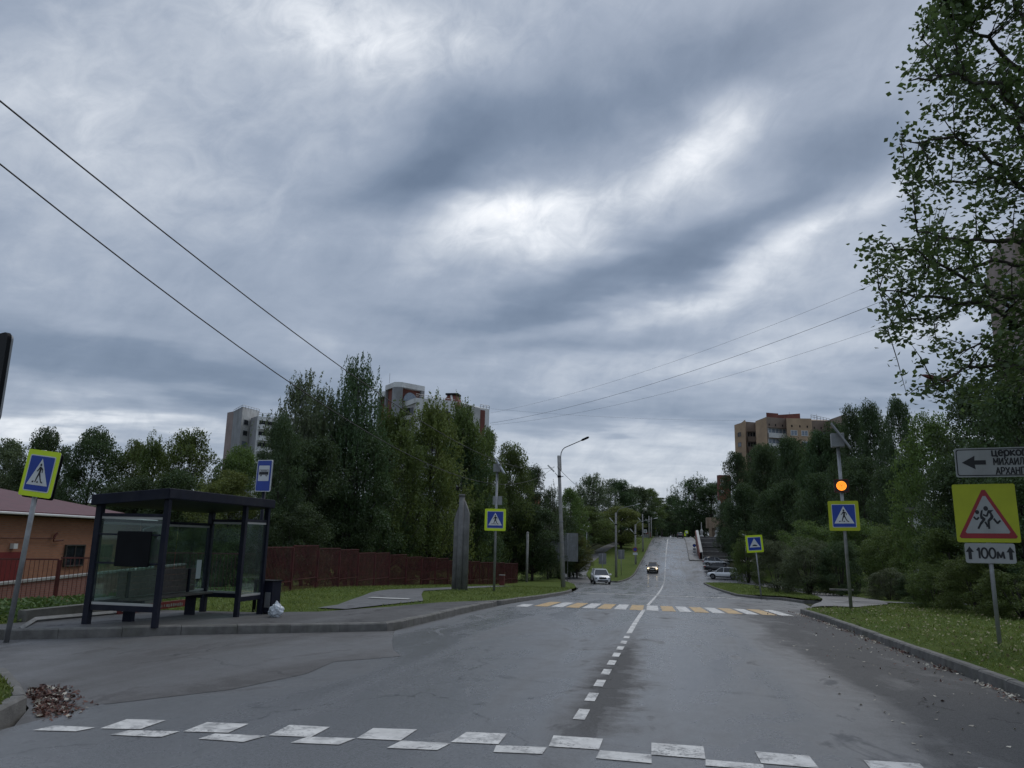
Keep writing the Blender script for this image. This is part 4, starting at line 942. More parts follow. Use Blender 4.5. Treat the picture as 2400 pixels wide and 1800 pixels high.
def prism_from(name, seq, mats, root, back, z0, ztop=None):
    """walls as separate faces: seq of (px, depth, top_py); the closed prism runs back by `back` metres"""
    pts = [XY(s[0], s[1], s[2]) for s in seq]
    front = pts; m = Vector(((pts[0][0] + pts[-1][0]) / 2, (pts[0][1] + pts[-1][1]) / 2)).normalized()
    ring = pts + [(pts[-1][0] + m.x * back, pts[-1][1] + m.y * back), (pts[0][0] + m.x * back, pts[0][1] + m.y * back)]
    zt = [Z(s[0], s[2], s[1]) for s in seq]
    if ztop is not None: zt = [ztop] * len(seq)
    zt += [zt[-1], zt[0]]
    b = MB(); n = len(ring)
    v = [(p[0], p[1], z0) for p in ring] + [(p[0], p[1], z) for p, z in zip(ring, zt)]
    for i in range(n): b.add([v[i], v[(i + 1) % n], v[n + (i + 1) % n], v[n + i]], [(0, 1, 2, 3)], mats[1][i] if i < len(mats[1]) else 0)
    b.add(v[n:], [tuple(range(n))], 0)
    o = b.build(name, [M[k] for k in mats[0]], root)
    return pts, zt, o
def rail(name, pts, z, h, root, posts=6, r_=.06, mt='steel'):
    b = MB()
    for i in range(len(pts) - 1):
        a, c = Vector((*pts[i], z)), Vector((*pts[i + 1], z))
        for hh in (h, h * .5): b.tube([a + Vector((0, 0, hh)), c + Vector((0, 0, hh))], r_, 4)
        for k in range(posts + 1): q = a.lerp(c, k / posts); b.tube([q, q + Vector((0, 0, h))], r_, 4)
    return b.build(name, M[mt], root)

# pale stepped tower block, left
r = thing('tower_block', 'pale grey panel tower block with square windows left of the birches', 'building')
pts, zt, _ = prism_from('wall', [(533, 230, 967), (548, 226, 964), (569, 217, 953), (608, 224, 963)], (['panel', 'pinkpan', 'panelg'], [1, 2, 0, 0]), r, 16, -10)  # grey on the second face is painted shade, same wall as the pale one
for k in range(7):
    z1 = Z(575, 985, 219) - k * 3.05
    window(r, pts[2], pts[3], .13, .40, z1 - 1.5, z1, M['panelg'], M['dglass'] if k != 2 else M['wglass'], 0, .1)
rail('roof_railing', [pts[1], pts[2], pts[3]], zt[2] - .6, 1.1, r)
pts, zt, _ = prism_from('lower_wall', [(588, 218, 980), (604, 211, 975), (760, 226, 990)], (['panelw', 'panelg'], [1, 0, 0]), r, 14, -10)  # left face grey as painted shade, right face left white
for k in range(6):
    z1 = Z(612, 982, 211) - k * 3.05
    b = MB(); wall_quad(b, pts[1], pts[2], .03, .30, z1 - 2.5, z1 - .3, .02, .05, 1); wall_quad(b, pts[1], pts[2], .03, .30, z1 - 2.6, z1 - 1.5, .1, 1.0, 0); wall_quad(b, pts[1], pts[2], .02, .31, z1 - 2.85, z1 - 2.62, .0, 1.2, 0)
    b.build('balcony', [M['panelw'], M['dglass']], r)
rail('roof_railing', [pts[1], pts[2]], zt[1], 1.0, r, 14)

# tall building with stepped roofs, middle left
r = thing('apartment_tower', 'large pale tower with an open rooftop block, arched window and brick mansard', 'building')
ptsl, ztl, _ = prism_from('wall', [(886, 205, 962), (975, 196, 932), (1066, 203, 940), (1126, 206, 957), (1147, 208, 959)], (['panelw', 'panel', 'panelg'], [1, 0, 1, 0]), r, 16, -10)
# brick stripe and the columns between
b = MB(); wall_quad(b, ptsl[3], ptsl[4], .0, .5, 5, ztl[3] - .4, .02, .12, 0); b.build('brick_strip', M['brickr'], r)
b = MB(); wall_quad(b, ptsl[1], ptsl[2], .0, .09, 8, ztl[1] - 2, .0, .6, 0); wall_quad(b, ptsl[1], ptsl[2], .18, .25, 8, ztl[1] - 2, .0, .6, 0); b.build('column', M['panelw'], r)
b = MB()
for k in range(7):
    z1 = ztl[1] - 2.4 - 3.05 * k
    b = MB(); wall_quad(b, ptsl[0], ptsl[1], .5, .95, z1 - 1.9, z1, .02, .04, 0); b.build('window', M['dglass'], r)
    b = MB(); wall_quad(b, ptsl[1], ptsl[2], .30, .9, z1 - 1.7, z1, .02, .04, 0); b.build('window', M['dglass'], r)
b = MB(); wall_quad(b, ptsl[0], ptsl[1], -.02, 1.02, ztl[0] - 1.6, ztl[0] + .0, -.1, .9, 0) if 0 else None
# rooftop block: roof slab on piers with brick infill
tb = [(886, 204, 913), (903, 203, 908), (925, 198, 895), (942, 198, 894), (996, 203, 903)]
pt = [XY(a, d_, py_) for a, d_, py_ in tb]; ztop = Z(925, 895, 198); zm = Z(925, 907, 198); zl = Z(942, 941, 198)
m = Vector((pt[2][0], pt[2][1])).normalized() * 9
ring = pt + [(pt[-1][0] + m.x, pt[-1][1] + m.y), (pt[0][0] + m.x, pt[0][1] + m.y)]
b = MB(); b.prism(ring[1:-1], zm, ztop); b.prism([ring[0], ring[1], ring[-1]], zm - 1.6, ztop - 1.5); b.build('roof_slab', M['panelw'], r)
inn = Vector((pt[2][0], pt[2][1])).normalized() * 1.6
b = MB(); b.prism([(p[0] + inn.x, p[1] + inn.y) for p in ring], zl - 8, zm - .02); b.build('brick_infill', M['brickr'], r)
b = MB()
for (i, t0, t1) in ((0, .0, .3), (1, .0, .12), (2, .0, .98), (3, 0, .06), (3, .86, 1.0), (1, .78, 1.0)): wall_quad(b, pt[i], pt[i + 1], t0, t1, zl - 8, zm - .03, -.7, .68, 0)
b.build('pier', M['panelg'], r)
b = MB(); a_, c_ = Vector(pt[3]), Vector(pt[4]); z0 = zl + .3; pl = []
for k in range(13):
    an = PI * k / 12; t = .40 - .30 * math.cos(an); q = a_.lerp(c_, t); pl.append((q.x + inn.x * .85, q.y + inn.y * .85, z0 + 2.5 * math.sin(an)))
b.add(pl + [(p[0] - inn.x * .1, p[1] - inn.y * .1, p[2]) for p in pl], [tuple(range(13)), tuple(range(13, 26))]); b.build('arched_window', M['wglass'], r)
# sloped gallery roof under the block
b = MB(); g0, g1 = Vector((*XY(905, 203, 955), 0)), Vector((*XY(978, 195, 935), 0)); gz0, gz1 = Z(905, 958, 203), Z(978, 932, 195); back = Vector((m.x * .3, m.y * .3, 0))
vs = [g0 + Vector((0, 0, gz0 - 1.3)), g1 + Vector((0, 0, gz1 - 1.1)), g1 + back + Vector((0, 0, gz1 - 1.1)), g0 + back + Vector((0, 0, gz0 - 1.3)), g0 + Vector((0, 0, gz0)), g1 + Vector((0, 0, gz1)), g1 + back + Vector((0, 0, gz1)), g0 + back + Vector((0, 0, gz0))]
b.add(vs, [(0, 1, 2, 3), (4, 5, 6, 7), (0, 1, 5, 4), (2, 3, 7, 6), (0, 3, 7, 4), (1, 2, 6, 5)]); b.build('parapet', M['panelw'], r)
b = MB(); c0 = XY(1062, 206, 940); z0, z1 = Z(1062, 956, 204), Z(1062, 924, 204)
w0, w1 = 2.9, 1.2
base_ = [(c0[0] - w0, c0[1] - w0, z0), (c0[0] + w0, c0[1] - w0, z0), (c0[0] + w0, c0[1] + w0, z0), (c0[0] - w0, c0[1] + w0, z0)]
top_ = [(c0[0] - w1, c0[1] - w1, z1), (c0[0] + w1, c0[1] - w1, z1), (c0[0] + w1, c0[1] + w1, z1), (c0[0] - w1, c0[1] + w1, z1)]
b.loft([base_, top_]); mn = b.build('mansard', M['brickr'], r)
b = MB(); b.box(c0[0] - w1 - .5, c0[0] + w1 + .5, c0[1] - w1 - .5, c0[1] + w1 + .5, z1, z1 + .45); b.build('cap', M['black'], mn)
b = MB(); b.tube([(c0[0] - .2, c0[1] - w1 - .1, z1 - .1), (c0[0] + .9, c0[1] - w0 - .1, z0)], .28, 4); b.build('trim', M['panelw'], mn)
rail('roof_railing', [ptsl[1], ptsl[2]], ztl[1], 1.0, r, 10); rail('roof_railing', [ptsl[3], ptsl[4]], ztl[4], .9, r, 3)
b = MB(); q = XY(913, 200, 890); b.tube([(*q, ztop), (*q, ztop + 2.6)], .05, 4); b.build('antenna', M['steel'], r)

# yellow brick apartment block, right
r = thing('apartment_block', 'yellow brick apartment block with glazed balconies above the right wood', 'building')
fa = [(1721, 232, 996), (1737, 230, 991), (1746, 228, 984), (1748, 231, 988), (1770, 231, 990), (1771, 226, 987), (1796, 222, 977), (1842, 224, 981), (1843, 220, 980), (1901, 221, 981), (1902, 226, 985), (1944, 227, 986), (1945, 223, 983), (1985, 224, 969)]
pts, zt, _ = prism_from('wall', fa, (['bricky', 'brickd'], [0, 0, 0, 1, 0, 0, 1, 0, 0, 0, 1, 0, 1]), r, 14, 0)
b = MB(); a_ = XY(1796, 223, 975); c_ = XY(1875, 226, 970); e_ = Vector(a_).normalized() * 5; z0 = zt[6]
b.prism([a_, c_, (c_[0] + e_.x, c_[1] + e_.y), (a_[0] + e_.x, a_[1] + e_.y)], z0 - .4, [Z(1796, 974, 223), Z(1875, 969, 226), Z(1875, 969, 226), Z(1796, 974, 223)]); a2 = XY(1824, 224, 970); b.prism([XY(1796, 222.8, 975), a2, (a2[0] + e_.x, a2[1] + e_.y)], z0, Z(1822, 969, 224)); b.build('roof_parapet', M['brickr'], r)
for k in range(8):
    o = -3.05 * k
    z1 = Z(1820, 1006, 224) + o
    for (i, t0, t1, lb) in ((6, .05, .97, 0), (3, .08, .98, 1), (10, .05, .95, 0)):
        fm = M['panelw'] if not lb else M['brickd']
        bb = MB(); wall_quad(bb, pts[i], pts[i + 1], t0, t1, z1 - 3.05 + .1, z1 - 1.5, .3, .5, 0); wall_quad(bb, pts[i], pts[i + 1], t0, t1, z1, z1 + .14, .1, .8, 1)
        bl = bb.build('balcony', [fm, M['brickd']], r)
        window(bl, pts[i], pts[i + 1], t0, t1, z1 - 1.5, z1 - .05, M['plastw'] if not lb else M['conc'], M['wglass'] if not lb else M['dglass'], 4 if not lb else 2, .13)
    for t0 in (.14, .57):
        window(r, pts[8], pts[9], t0, t0 + .27, Z(1870, 1022, 220) + o, Z(1870, 1009, 220) + o, M['plastw'], M['wglass'], 1, .12)
    window(r, pts[0], pts[1], .45, .95, z1 - 1.6, z1 - .2, M['brickd'], M['dglass'] if k % 2 == 0 else M['wglass'], 1, .1)
b = MB()
for i, ts in ((6, (.1, .42, .78)), (8, (.18, .5, .8)), (10, (.1, .48, .85))):
    for t in ts: wall_quad(b, pts[i], pts[i + 1], t, t + .05, zt[i] - 2.5, zt[i] - 1.9, .01, .05, 0)
b.build('vent', M['black'], r)
rail('roof_railing', [pts[9], pts[11]], zt[9], 1.1, r, 6)
b = MB(); q = XY(1850, 226, 970); b.tube([(*q, zt[8]), (*q, zt[8] + 2.8)], .05, 4); q = XY(1913, 226, 970); b.tube([(*q, zt[8]), (*q, zt[8] + 2.4)], .05, 4); b.build('antenna', M['steel'], r)

# tall brown block behind the near tree
r = thing('apartment_tower', 'tall brown brick tower behind the overhanging tree at the right edge', 'building')
fb = [(2311, 101, 634), (2318, 100, 628), (2319, 100, 596), (2374, 92, 541), (2470, 96, 545)]
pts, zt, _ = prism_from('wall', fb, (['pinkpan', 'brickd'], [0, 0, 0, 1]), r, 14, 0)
for k in range(11):
    z1 = Z(2345, 650, 95) - 2.95 * k
    window(r, pts[2], pts[3], .42, .72, z1 - 1.5, z1, M['plastw'], M['wglass'], 1, .08)
    window(r, pts[3], pts[4], .2, .5, z1 - 1.5, z1, M['plastw'], M['wglass'], 1, .08)

# red brick tower on the right beyond the crest, far white block, far brick block on the left
r = thing('brick_tower', 'narrow red brick tower beside the wood beyond the road crest', 'building')
pts, zt, _ = prism_from('wall', [(1680, 262, 1114), (1686, 260, 1113), (1712, 262, 1114)], (['brickr'], [0, 0]), r, 8, 2)
for z_ in (1124, 1134, 1150): window(r, pts[1], pts[2], .05, .35, Z(1688, z_ + 6, 260), Z(1688, z_, 260), M['panelw'], M['dglass'], 0, .2)
r = thing('far_building', 'small white flat roofed building above the trees near the sky gap', 'building')
pts, zt, _ = prism_from('wall', [(1518, 420, 1153), (1536, 420, 1154)], (['panelw'], [0]), r, 8, 3)
for k in range(3): window(r, pts[0], pts[1], .08, .92, zt[0] - 2.1 - 3 * k, zt[0] - .9 - 3 * k, M['panel'], M['wglass'], 3, .2)
r = thing('far_building', 'fragment of an orange brick house showing between the left roadside trees', 'building')
pts, zt, _ = prism_from('wall', [(1243, 125, 1158), (1268, 125, 1158)], (['brk'], [0]), r, 6, -4)
b = MB(); wall_quad(b, pts[0], pts[1], -.05, 1.05, zt[0], zt[0] + .35, -.2, .7, 0); b.build('roof', M['panelw'], r)

# small white building in the right bushes
r = thing('small_building', 'small white building with dark doorways among the bushes on the right', 'building')
pts, zt, _ = prism_from('wall', [(2130, 56, 1204), (2139, 54, 1200), (2230, 52, 1200)], (['panelw', 'concd'], [1, 0]), r, 6, -2)
b = MB(); q = [XY(2120, 53.4, 1200), XY(2245, 51.2, 1200)]; e_ = Vector(q[0]).normalized() * 8; b.prism([q[0], q[1], (q[1][0] + e_.x, q[1][1] + e_.y), (q[0][0] + e_.x, q[0][1] + e_.y)], zt[1], zt[1] + .28); b.build('roof', M['concd'], r)
for t0 in (.10, .42): 
    b = MB(); wall_quad(b, pts[1], pts[2], t0, t0 + .1, zt[1] - 4.2, zt[1] - .95, .01, .05, 0); b.build('door', M['black'], r)

# monument with stair and parapet
r = thing('staircase', 'wide grey stone stairs rising behind the parked cars', 'staircase')
b = MB(); n = 30
for k in range(n):
    y = 146 + .66 * k; z0 = -.85 + 4.35 * k / n
    b.box(5.7, 12.8, y, 167, z0 - .3, z0 + 4.35 / n + (.0)) if k == 0 else b.box(5.7, 12.8, y, 167, z0 - .01, z0 + 4.35 / n)
b.build('step', M['stair'], r)
b = MB()
for k in range(5): y = 148.5 + 3.7 * k; b.box(5.68, 12.82, y, y + .5, -.85 + 4.35 * (y - 146) / 19.8, -.85 + 4.35 * (y - 146) / 19.8 + .22)
b.build('landing_edge', M['conc'], r)
pr_ = thing('parapet_wall', 'long white topped sloping parapet with a red side beside the stairs', 'wall')
y0, y1 = 145.5, 166.0
b = MB(); pz = lambda y: -.55 + (y - 145.5) * .205
sec = lambda x0, x1, lo, hi: [[(x0, y, pz(y) + lo), (x1, y, pz(y) + lo), (x1, y, pz(y) + hi), (x0, y, pz(y) + hi)] for y in (y0, y1)]
b.loft(sec(5.0, 5.5, -1.4, .98)); b.build('side', M['brickr'], pr_)
b = MB(); b.loft(sec(5.15, 5.62, -1.0, 1.12)); b.build('facing', M['stone'], pr_)
mo = thing('monument', 'tan stone monument with a pale figure on a column above the stairs', 'monument')
b = MB(); c0 = XY(1682, 172, 1230); zp = Z(1680, 1238, 172); zq = Z(1680, 1213, 172)
b.box(c0[0] - 2.4, c0[0] + 2.6, c0[1], c0[1] + 4, zp, zq); b.build('plinth', M['tan'], mo)
b = MB(); b.box(c0[0] - 1.9, c0[0] - 1.3, c0[1] - .3, c0[1] + .5, 3.2, zq - .5); b.box(c0[0] - 1.2, c0[0] + 2.5, c0[1] + .4, c0[1] + 3.4, 3.0, zp); b.build('pillar', M['tan'], mo)
b = MB(); x_ = c0[0] - .1; yy = c0[1] - .8
b.lathe([(.9, 3.2), (1.2, 3.5), (.75, 4.2), (.85, 4.8), (.55, 5.3), (.6, 5.6), (0.05, 5.9)], 9); b.v = [(v[0] + x_ + .2, v[1] + yy, v[2]) for v in b.v]; b.box(x_ - 1.9, x_ + 1.6, yy - .8, yy + .8, 3.0, 3.3); b.build('sculpture', M['stone'], mo, smooth=False)
b = MB(); x_ = XY(1687, 173, 1200)[0]; z0 = zq; yy = c0[1] + 1.5
b.M = Matrix.Translation((x_, yy, z0)); b.lathe([(.9, 0), (.75, .5), (.6, 2.0), (.65, 2.6), (.5, 3.0), (.32, 3.3), (.36, 3.6), (.05, 3.95)], 10)
b.tube([(.3, 0, 2.7), (1.2, -.1, 3.5), (2.2, -.2, 4.3)], [.25, .18, .08], 6); b.tube([(-.4, 0, 2.6), (-.9, 0, 1.8), (-.6, -.2, 1.3)], [.22, .18, .12], 6)
b.build('statue', M['stone'], mo, smooth=True)
b = MB(); q = XY(1645, 160); b.M = Matrix.Translation((q[0], 168, 3.4)); b.lathe([(.02, 0), (.45, 0), (.42, .25), (.2, .5), (.3, 1.0), (.32, 1.3), (.1, 1.7), (.08, 3.0), (.02, 3.05)], 8); tag(b.build('stone_post', M['stone'], smooth=False), 'small pale post standing at the head of the stairs', 'post')

# ---------------------------------------------------------------- signs
def rrect(w, h, r=.06, n=5, cx_=0, cz_=0):
    p = []
    for sx, sz, a0 in ((1, 1, 0), (-1, 1, 90), (-1, -1, 180), (1, -1, 270)):
        for k in range(n + 1):
            a = math.radians(a0 + 90 * k / n); p.append((cx_ + sx * (w / 2 - r) + r * math.cos(a), cz_ + sz * (h / 2 - r) + r * math.sin(a)))
    return p
def circ(cx_, cz_, r, n=14): return [(cx_ + r * math.cos(2 * PI * k / n), cz_ + r * math.sin(2 * PI * k / n)) for k in range(n)]
def limb(x0, z0, x1, z1, w0, w1=None):
    w1 = w1 or w0; d = Vector((x1 - x0, z1 - z0)).normalized(); n = Vector((-d.y, d.x))
    return [(x0 + n.x * w0, z0 + n.y * w0), (x0 - n.x * w0, z0 - n.y * w0), (x1 - n.x * w1, z1 - n.y * w1), (x1 + n.x * w1, z1 + n.y * w1)]
def walker():      # figure walking left->right on stripes, unit board -0.5..0.5
    return [circ(.00, .215, .035, 12), [(-.035, .165), (.02, .175), (.055, .12), (.035, -.02), (-.03, -.01), (-.02, .08)],
            limb(-.02, .15, -.075, .06, .017), limb(-.075, .06, -.105, .055, .013), limb(.04, .15, .10, .09, .017), limb(.10, .09, .095, .02, .013),
            limb(-.005, 0, -.05, -.11, .027, .020), limb(-.05, -.11, -.085, -.225, .020, .015), limb(.015, 0, .065, -.11, .026, .020), limb(.065, -.11, .125, -.215, .020, .015),
            [(-.21, -.235), (-.15, -.235), (-.125, -.195), (-.18, -.195)], [(-.03, -.235), (.025, -.235), (.02, -.195), (-.025, -.195)], [(.135, -.235), (.195, -.235), (.165, -.195), (.115, -.195)]]
def board(root, w, h, layers, mats, loc, rot=(0, 0, 0), name='sign_board', back='sgn_back', r=.05, th=.03):
    """board facing local -Y; layers: list of (outline list, material index)"""
    b = MB(); b.plate(rrect(w, h, r * w), 0, .012, 0); b.plate(rrect(w - .02, h - .02, r * w), .014, th, len(mats))
    for i, (outs, mi) in enumerate(layers):
        for o in outs: b.face2(o, -.003 * (i + 1), mi)
    o = b.build(name, [M[m] for m in mats] + [M[back]], root, fix=False); o.location = loc; o.rotation_euler = rot
    return o
def sc(o, s, sz=None): return [[(p[0] * s, p[1] * (sz or s)) for p in q] for q in o]
def pole(root, h, r=.038, mt='steel', lo=-.4, name='pole'):
    b = MB(); b.tube([(0, 0, lo), (0, 0, h)], r, 10); return b.build(name, M[mt], root, smooth=True)
def cross_layers(w, h, ar=1.0):
    k = .74
    return [([rrect(w * k + .035, h * k + .035, .03)], 1), ([rrect(w * k, h * k, .02)], 2),
            ([[(-w * .325, -h * .255), (w * .325, -h * .255), (0, h * .325)]], 1), (sc(walker(), w * .86 / 1.0, h * .86 / 1.0), 3)]
def solar(root, z, yaw, s=1.0):
    b = MB(); b.tube([(0, 0, z - .1), (0, 0, z + .15)], .03 * s, 8); b.build('bracket', M['black'], root)
    b = MB(); b.box(-.17 * s, .17 * s, -.14 * s, .14 * s, z, z + .38 * s); o = b.build('battery_box', M['sgn_back'], root); bevel(o)
    b = MB(); b.M = Matrix.Translation((.12 * s, .02, z + .30 * s)) @ Matrix.Rotation(yaw, 4, 'Z') @ Matrix.Rotation(math.radians(58), 4, 'Y')
    b.box(-.42 * s, .42 * s, -.33 * s, .33 * s, -.02, .02, 0); b.box(-.40 * s, .40 * s, -.31 * s, .31 * s, .02, .026, 1)
    for q in (-.2, .2): b.box(-.42 * s, .42 * s, q * s - .02, q * s + .02, -.05, -.02, 0)
    b.build('solar_panel', [M['solar'], M['dglass']], root)
def place(px, py, dep, rz=0, tilt=(0, 0)):
    p = P(px, py, dep); return (p.x, p.y, p.z), (tilt[0], tilt[1], rz)
LB = ['sgn_y', 'sgn_w', 'sgn_b', 'sgn_k']
# left tilted crossing sign
loc, rot = place(22, 1468, 12.6, math.radians(2), (0, math.radians(3.4)))
r = thing('crossing_sign', 'tilted yellow bordered pedestrian crossing sign on a leaning pole left of the shelter', 'road sign', loc, rot)
pole(r, 2.9, .042); board(r, .56, .78, cross_layers(.56, .78), LB, (.06, -.07, 2.50), (0, math.radians(3), math.radians(8)))
b = MB(); b.plate(rrect(.56, .78, .04), 0, .02); o = b.build('rear_board', M['black'], r); o.location = (.0, .07, 2.47); o.rotation_euler = (0, math.radians(3), math.radians(8))
# left crossing sign with solar panel
loc, rot = place(1158, 1380, 37.0, math.radians(4))
r = thing('crossing_sign', 'square crossing sign with solar panel on a tall pole left of the road', 'road sign', loc, rot)
pole(r, 5.75, .06); board(r, 1.04, 1.06, cross_layers(1.04, 1.06), LB, (-.02, -.09, 3.27)); solar(r, 5.6, math.radians(0), 1.05)
b = MB()
for x in (-.18, .26): b.box(x - .01, x + .01, .05, .07, 4.0, 4.42)
for z in (4.0, 4.4): b.box(-.18, .28, .05, .07, z, z + .02)
b.box(-.16, .26, .05, .065, 4.02, 4.4); b.build('beacon_housing', M['solar'], r)
# right crossing sign with flashing beacon
loc, rot = place(1994, 1416, 26.6, math.radians(-7), (0, math.radians(-1.0)))
r = thing('crossing_sign', 'square crossing sign with lit orange beacon and solar panel right of the road', 'road sign', loc, rot)
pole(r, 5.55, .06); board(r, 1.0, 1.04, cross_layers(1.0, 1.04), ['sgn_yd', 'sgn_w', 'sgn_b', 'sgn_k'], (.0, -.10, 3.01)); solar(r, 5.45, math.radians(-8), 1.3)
b = MB(); b.plate(rrect(.48, .46, .03), 0, .1, 0)
for q in (rrect(.48, .03, .01, cz_=.215), rrect(.48, .03, .01, cz_=-.215), rrect(.03, .46, .01, cx_=-.225), rrect(.03, .46, .01, cx_=.225)): b.plate(q, -.015, .015, 1)
be = b.build('beacon', [M['sgn_k'], M['rust']], r); be.location = (.0, -.12, 4.06)
b = MB()
for rr in (.04, .08, .12, .155):
    n = max(8, int(2 * PI * rr / .026))
    for k in range(n):
        a = 2 * PI * k / n; b.face2(circ(rr * math.cos(a), rr * math.sin(a), .0115, 6), -.012, 1)
b.face2(circ(0, 0, .168, 28), -.006, 0); b.build('lens', [M['lamp'], M['lampc']], be, fix=False)
# hump sign
loc, rot = place(1783, 1388, 44, math.radians(10), (0, math.radians(-4.5)))
r = thing('speed_hump_sign', 'leaning blue speed hump sign with yellow green border on the grass island', 'road sign', loc, rot)
pole(r, 2.7, .038)
board(r, .98, .98, [([rrect(.76, .76, .02)], 1), ([rrect(.72, .72, .02)], 2), ([[(-.31, -.20), (.31, -.20), (0, .31)]], 1), ([[(-.16, -.13), (.17, -.13), (.11, -.075), (.04, -.045), (-.04, -.045), (-.11, -.08)]], 3)], LB, (-.05, -.06, 2.72))
# children sign, distance plate
loc, rot = place(2346, 1532, 14.2, math.radians(-14), (0, math.radians(-.6)))
r = thing('children_sign', 'dull yellow children crossing warning sign with a 100 metre plate on one pole', 'road sign', loc, rot)
pole(r, 3.0, .038)
tri = lambda s, dz=0: [(-s * .5, -s * .42 + dz), (-s * .47, -s * .455 + dz), (s * .47, -s * .455 + dz), (s * .5, -s * .42 + dz), (s * .03, s * .42 + dz), (-s * .03, s * .42 + dz)]
kid = [circ(.115 - .03, .165, .055, 14), circ(-.10 - .02, .085, .048, 14),
       # bigger runner
       [(.13, .13), (.26, .13), (.20, .085), (.24, .0), (.245, -.03), (.21, -.06), (.17, -.05), (.17, .04), (.12, .09)],
       limb(.14, .10, .09, -.01, .022), limb(.09, -.01, .01, .03, .020), limb(.21, -.03, .12, -.11, .034, .028), limb(.12, -.10, .115, -.29, .028, .024), limb(.24, -.06, .32, -.17, .025, .022), limb(.31, -.17, .39, -.10, .024, .020),
       # smaller runner
       [(-.03, .12), (.015, .14), (.0, .06), (-.01, .0), (.06, -.06), (.04, -.11), (-.06, -.06), (-.065, .01)],
       limb(-.09, -.03, -.15, -.085, .020), limb(-.15, -.085, -.21, -.02, .020), limb(.02, -.08, -.06, -.17, .030, .026), limb(-.05, -.15, -.135, -.29, .026, .022), limb(.04, -.13, .08, -.22, .024, .02), limb(.06, -.22, .12, -.235, .022, .018)]
kid = [[(p[0] * .80 - .06, p[1] * .86 - .045) for p in q] for q in kid]
kid = [[(p[0] * .9, p[1] * .98 - .01) for p in q] for q in kid]
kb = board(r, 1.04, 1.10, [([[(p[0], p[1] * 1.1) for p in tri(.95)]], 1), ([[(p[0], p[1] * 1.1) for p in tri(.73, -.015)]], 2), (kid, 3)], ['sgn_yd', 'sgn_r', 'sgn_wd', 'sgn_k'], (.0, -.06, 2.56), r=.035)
def arc(cx_, cz_, rx, rz, a0, a1, n=10): return [(cx_ + rx * math.cos(math.radians(a0 + (a1 - a0) * k / n)), cz_ + rz * math.sin(math.radians(a0 + (a1 - a0) * k / n))) for k in range(n + 1)]
GL = {  # letter: (advance, strokes) on a 0..1 high grid
    '1': (.42, [[(.05, .78), (.25, 1), (.25, 0)]]), '0': (.78, [arc(.35, .5, .30, .5, 0, 360, 18)]),
    'м': (.86, [[(.05, 0), (.12, .62), (.38, .1), (.64, .62), (.71, 0)]]),
    'ц': (.72, [[(.08, .7), (.08, 0), (.62, 0)], [(.5, .7), (.5, 0)], [(.62, 0), (.62, -.16)]]),
    'е': (.66, [[(.08, .38), (.54, .38)] + arc(.31, .35, .24, .35, 8, 320, 14)]),
    'р': (.68, [[(.08, .7), (.08, -.28)], arc(.32, .35, .24, .35, 0, 360, 16)]),
    'к': (.62, [[(.08, .7), (.08, 0)], [(.5, .7), (.12, .35), (.54, 0)]]),
    'о': (.68, [arc(.32, .35, .26, .35, 0, 360, 16)]),
    'в': (.64, [[(.08, 0), (.08, .7), (.32, .7)] + arc(.32, .53, .16, .17, 90, -90, 6) + arc(.32, .18, .20, .18, 90, -90, 6) + [(.08, 0)]]),
    'ь': (.62, [[(.08, .7), (.08, 0), (.3, 0)] + arc(.3, .2, .2, .2, -90, 90, 6) + [(.08, .4)]]),
    'М': (.82, [[(.08, 0), (.08, 1), (.37, .3), (.66, 1), (.66, 0)]]), 'И': (.74, [[(.08, 1), (.08, 0), (.56, 1), (.56, 0)]]),
    'Х': (.70, [[(.06, 1), (.58, 0)], [(.58, 1), (.06, 0)]]), 'А': (.72, [[(.04, 0), (.32, 1), (.60, 0)], [(.13, .32), (.51, .32)]]),
    'Л': (.72, [[(.03, 0), (.2, .3), (.24, 1), (.58, 1), (.58, 0)]]), 'Р': (.66, [[(.08, 0), (.08, 1), (.3, 1)] + arc(.3, .73, .23, .27, 90, -90, 8) + [(.08, .46)]]),
    'Н': (.74, [[(.08, 0), (.08, 1)], [(.08, .52), (.56, .52)], [(.56, 0), (.56, 1)]]), 'Г': (.60, [[(.08, 0), (.08, 1), (.52, 1)]]), 'Е': (.64, [[(.52, 1), (.08, 1), (.08, 0), (.54, 0)], [(.08, .52), (.46, .52)]])}
def text(body, size, mt, root, loc, wgt=.075, align='LEFT', sx=.8, name='lettering'):
    b = MB(); x = 0; i = 0
    tot = sum(GL[c][0] for c in body) * size * sx
    x = -tot / 2 if align == 'CENTER' else 0
    for ch in body:
        adv, st = GL[ch]
        for pl in st:
            q = [(x + p[0] * size * sx, p[1] * size) for p in pl]
            for a, c in zip(q, q[1:]):
                d = Vector((c[0] - a[0], c[1] - a[1]));
                if d.length < 1e-5: continue
                d.normalize(); e = wgt * size * .45
                b.face2(limb(a[0] - d.x * e, a[1] - d.y * e, c[0] + d.x * e, c[1] + d.y * e, wgt * size), -.0004 * (i % 6), 0); i += 1
        x += adv * size * sx
    o = b.build(name, mt, root, fix=False); o.location = loc; return o
arr = lambda x: [[(x - .028, -.115), (x + .028, -.115), (x + .028, .02), (x + .068, .02), (x, .125), (x - .068, .02), (x - .028, .02)]]
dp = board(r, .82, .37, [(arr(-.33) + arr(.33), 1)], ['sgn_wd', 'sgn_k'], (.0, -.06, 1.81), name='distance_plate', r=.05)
text('100м', .185, M['sgn_k'], dp, (.015, -.006, -.09), .085, 'CENTER', .88)
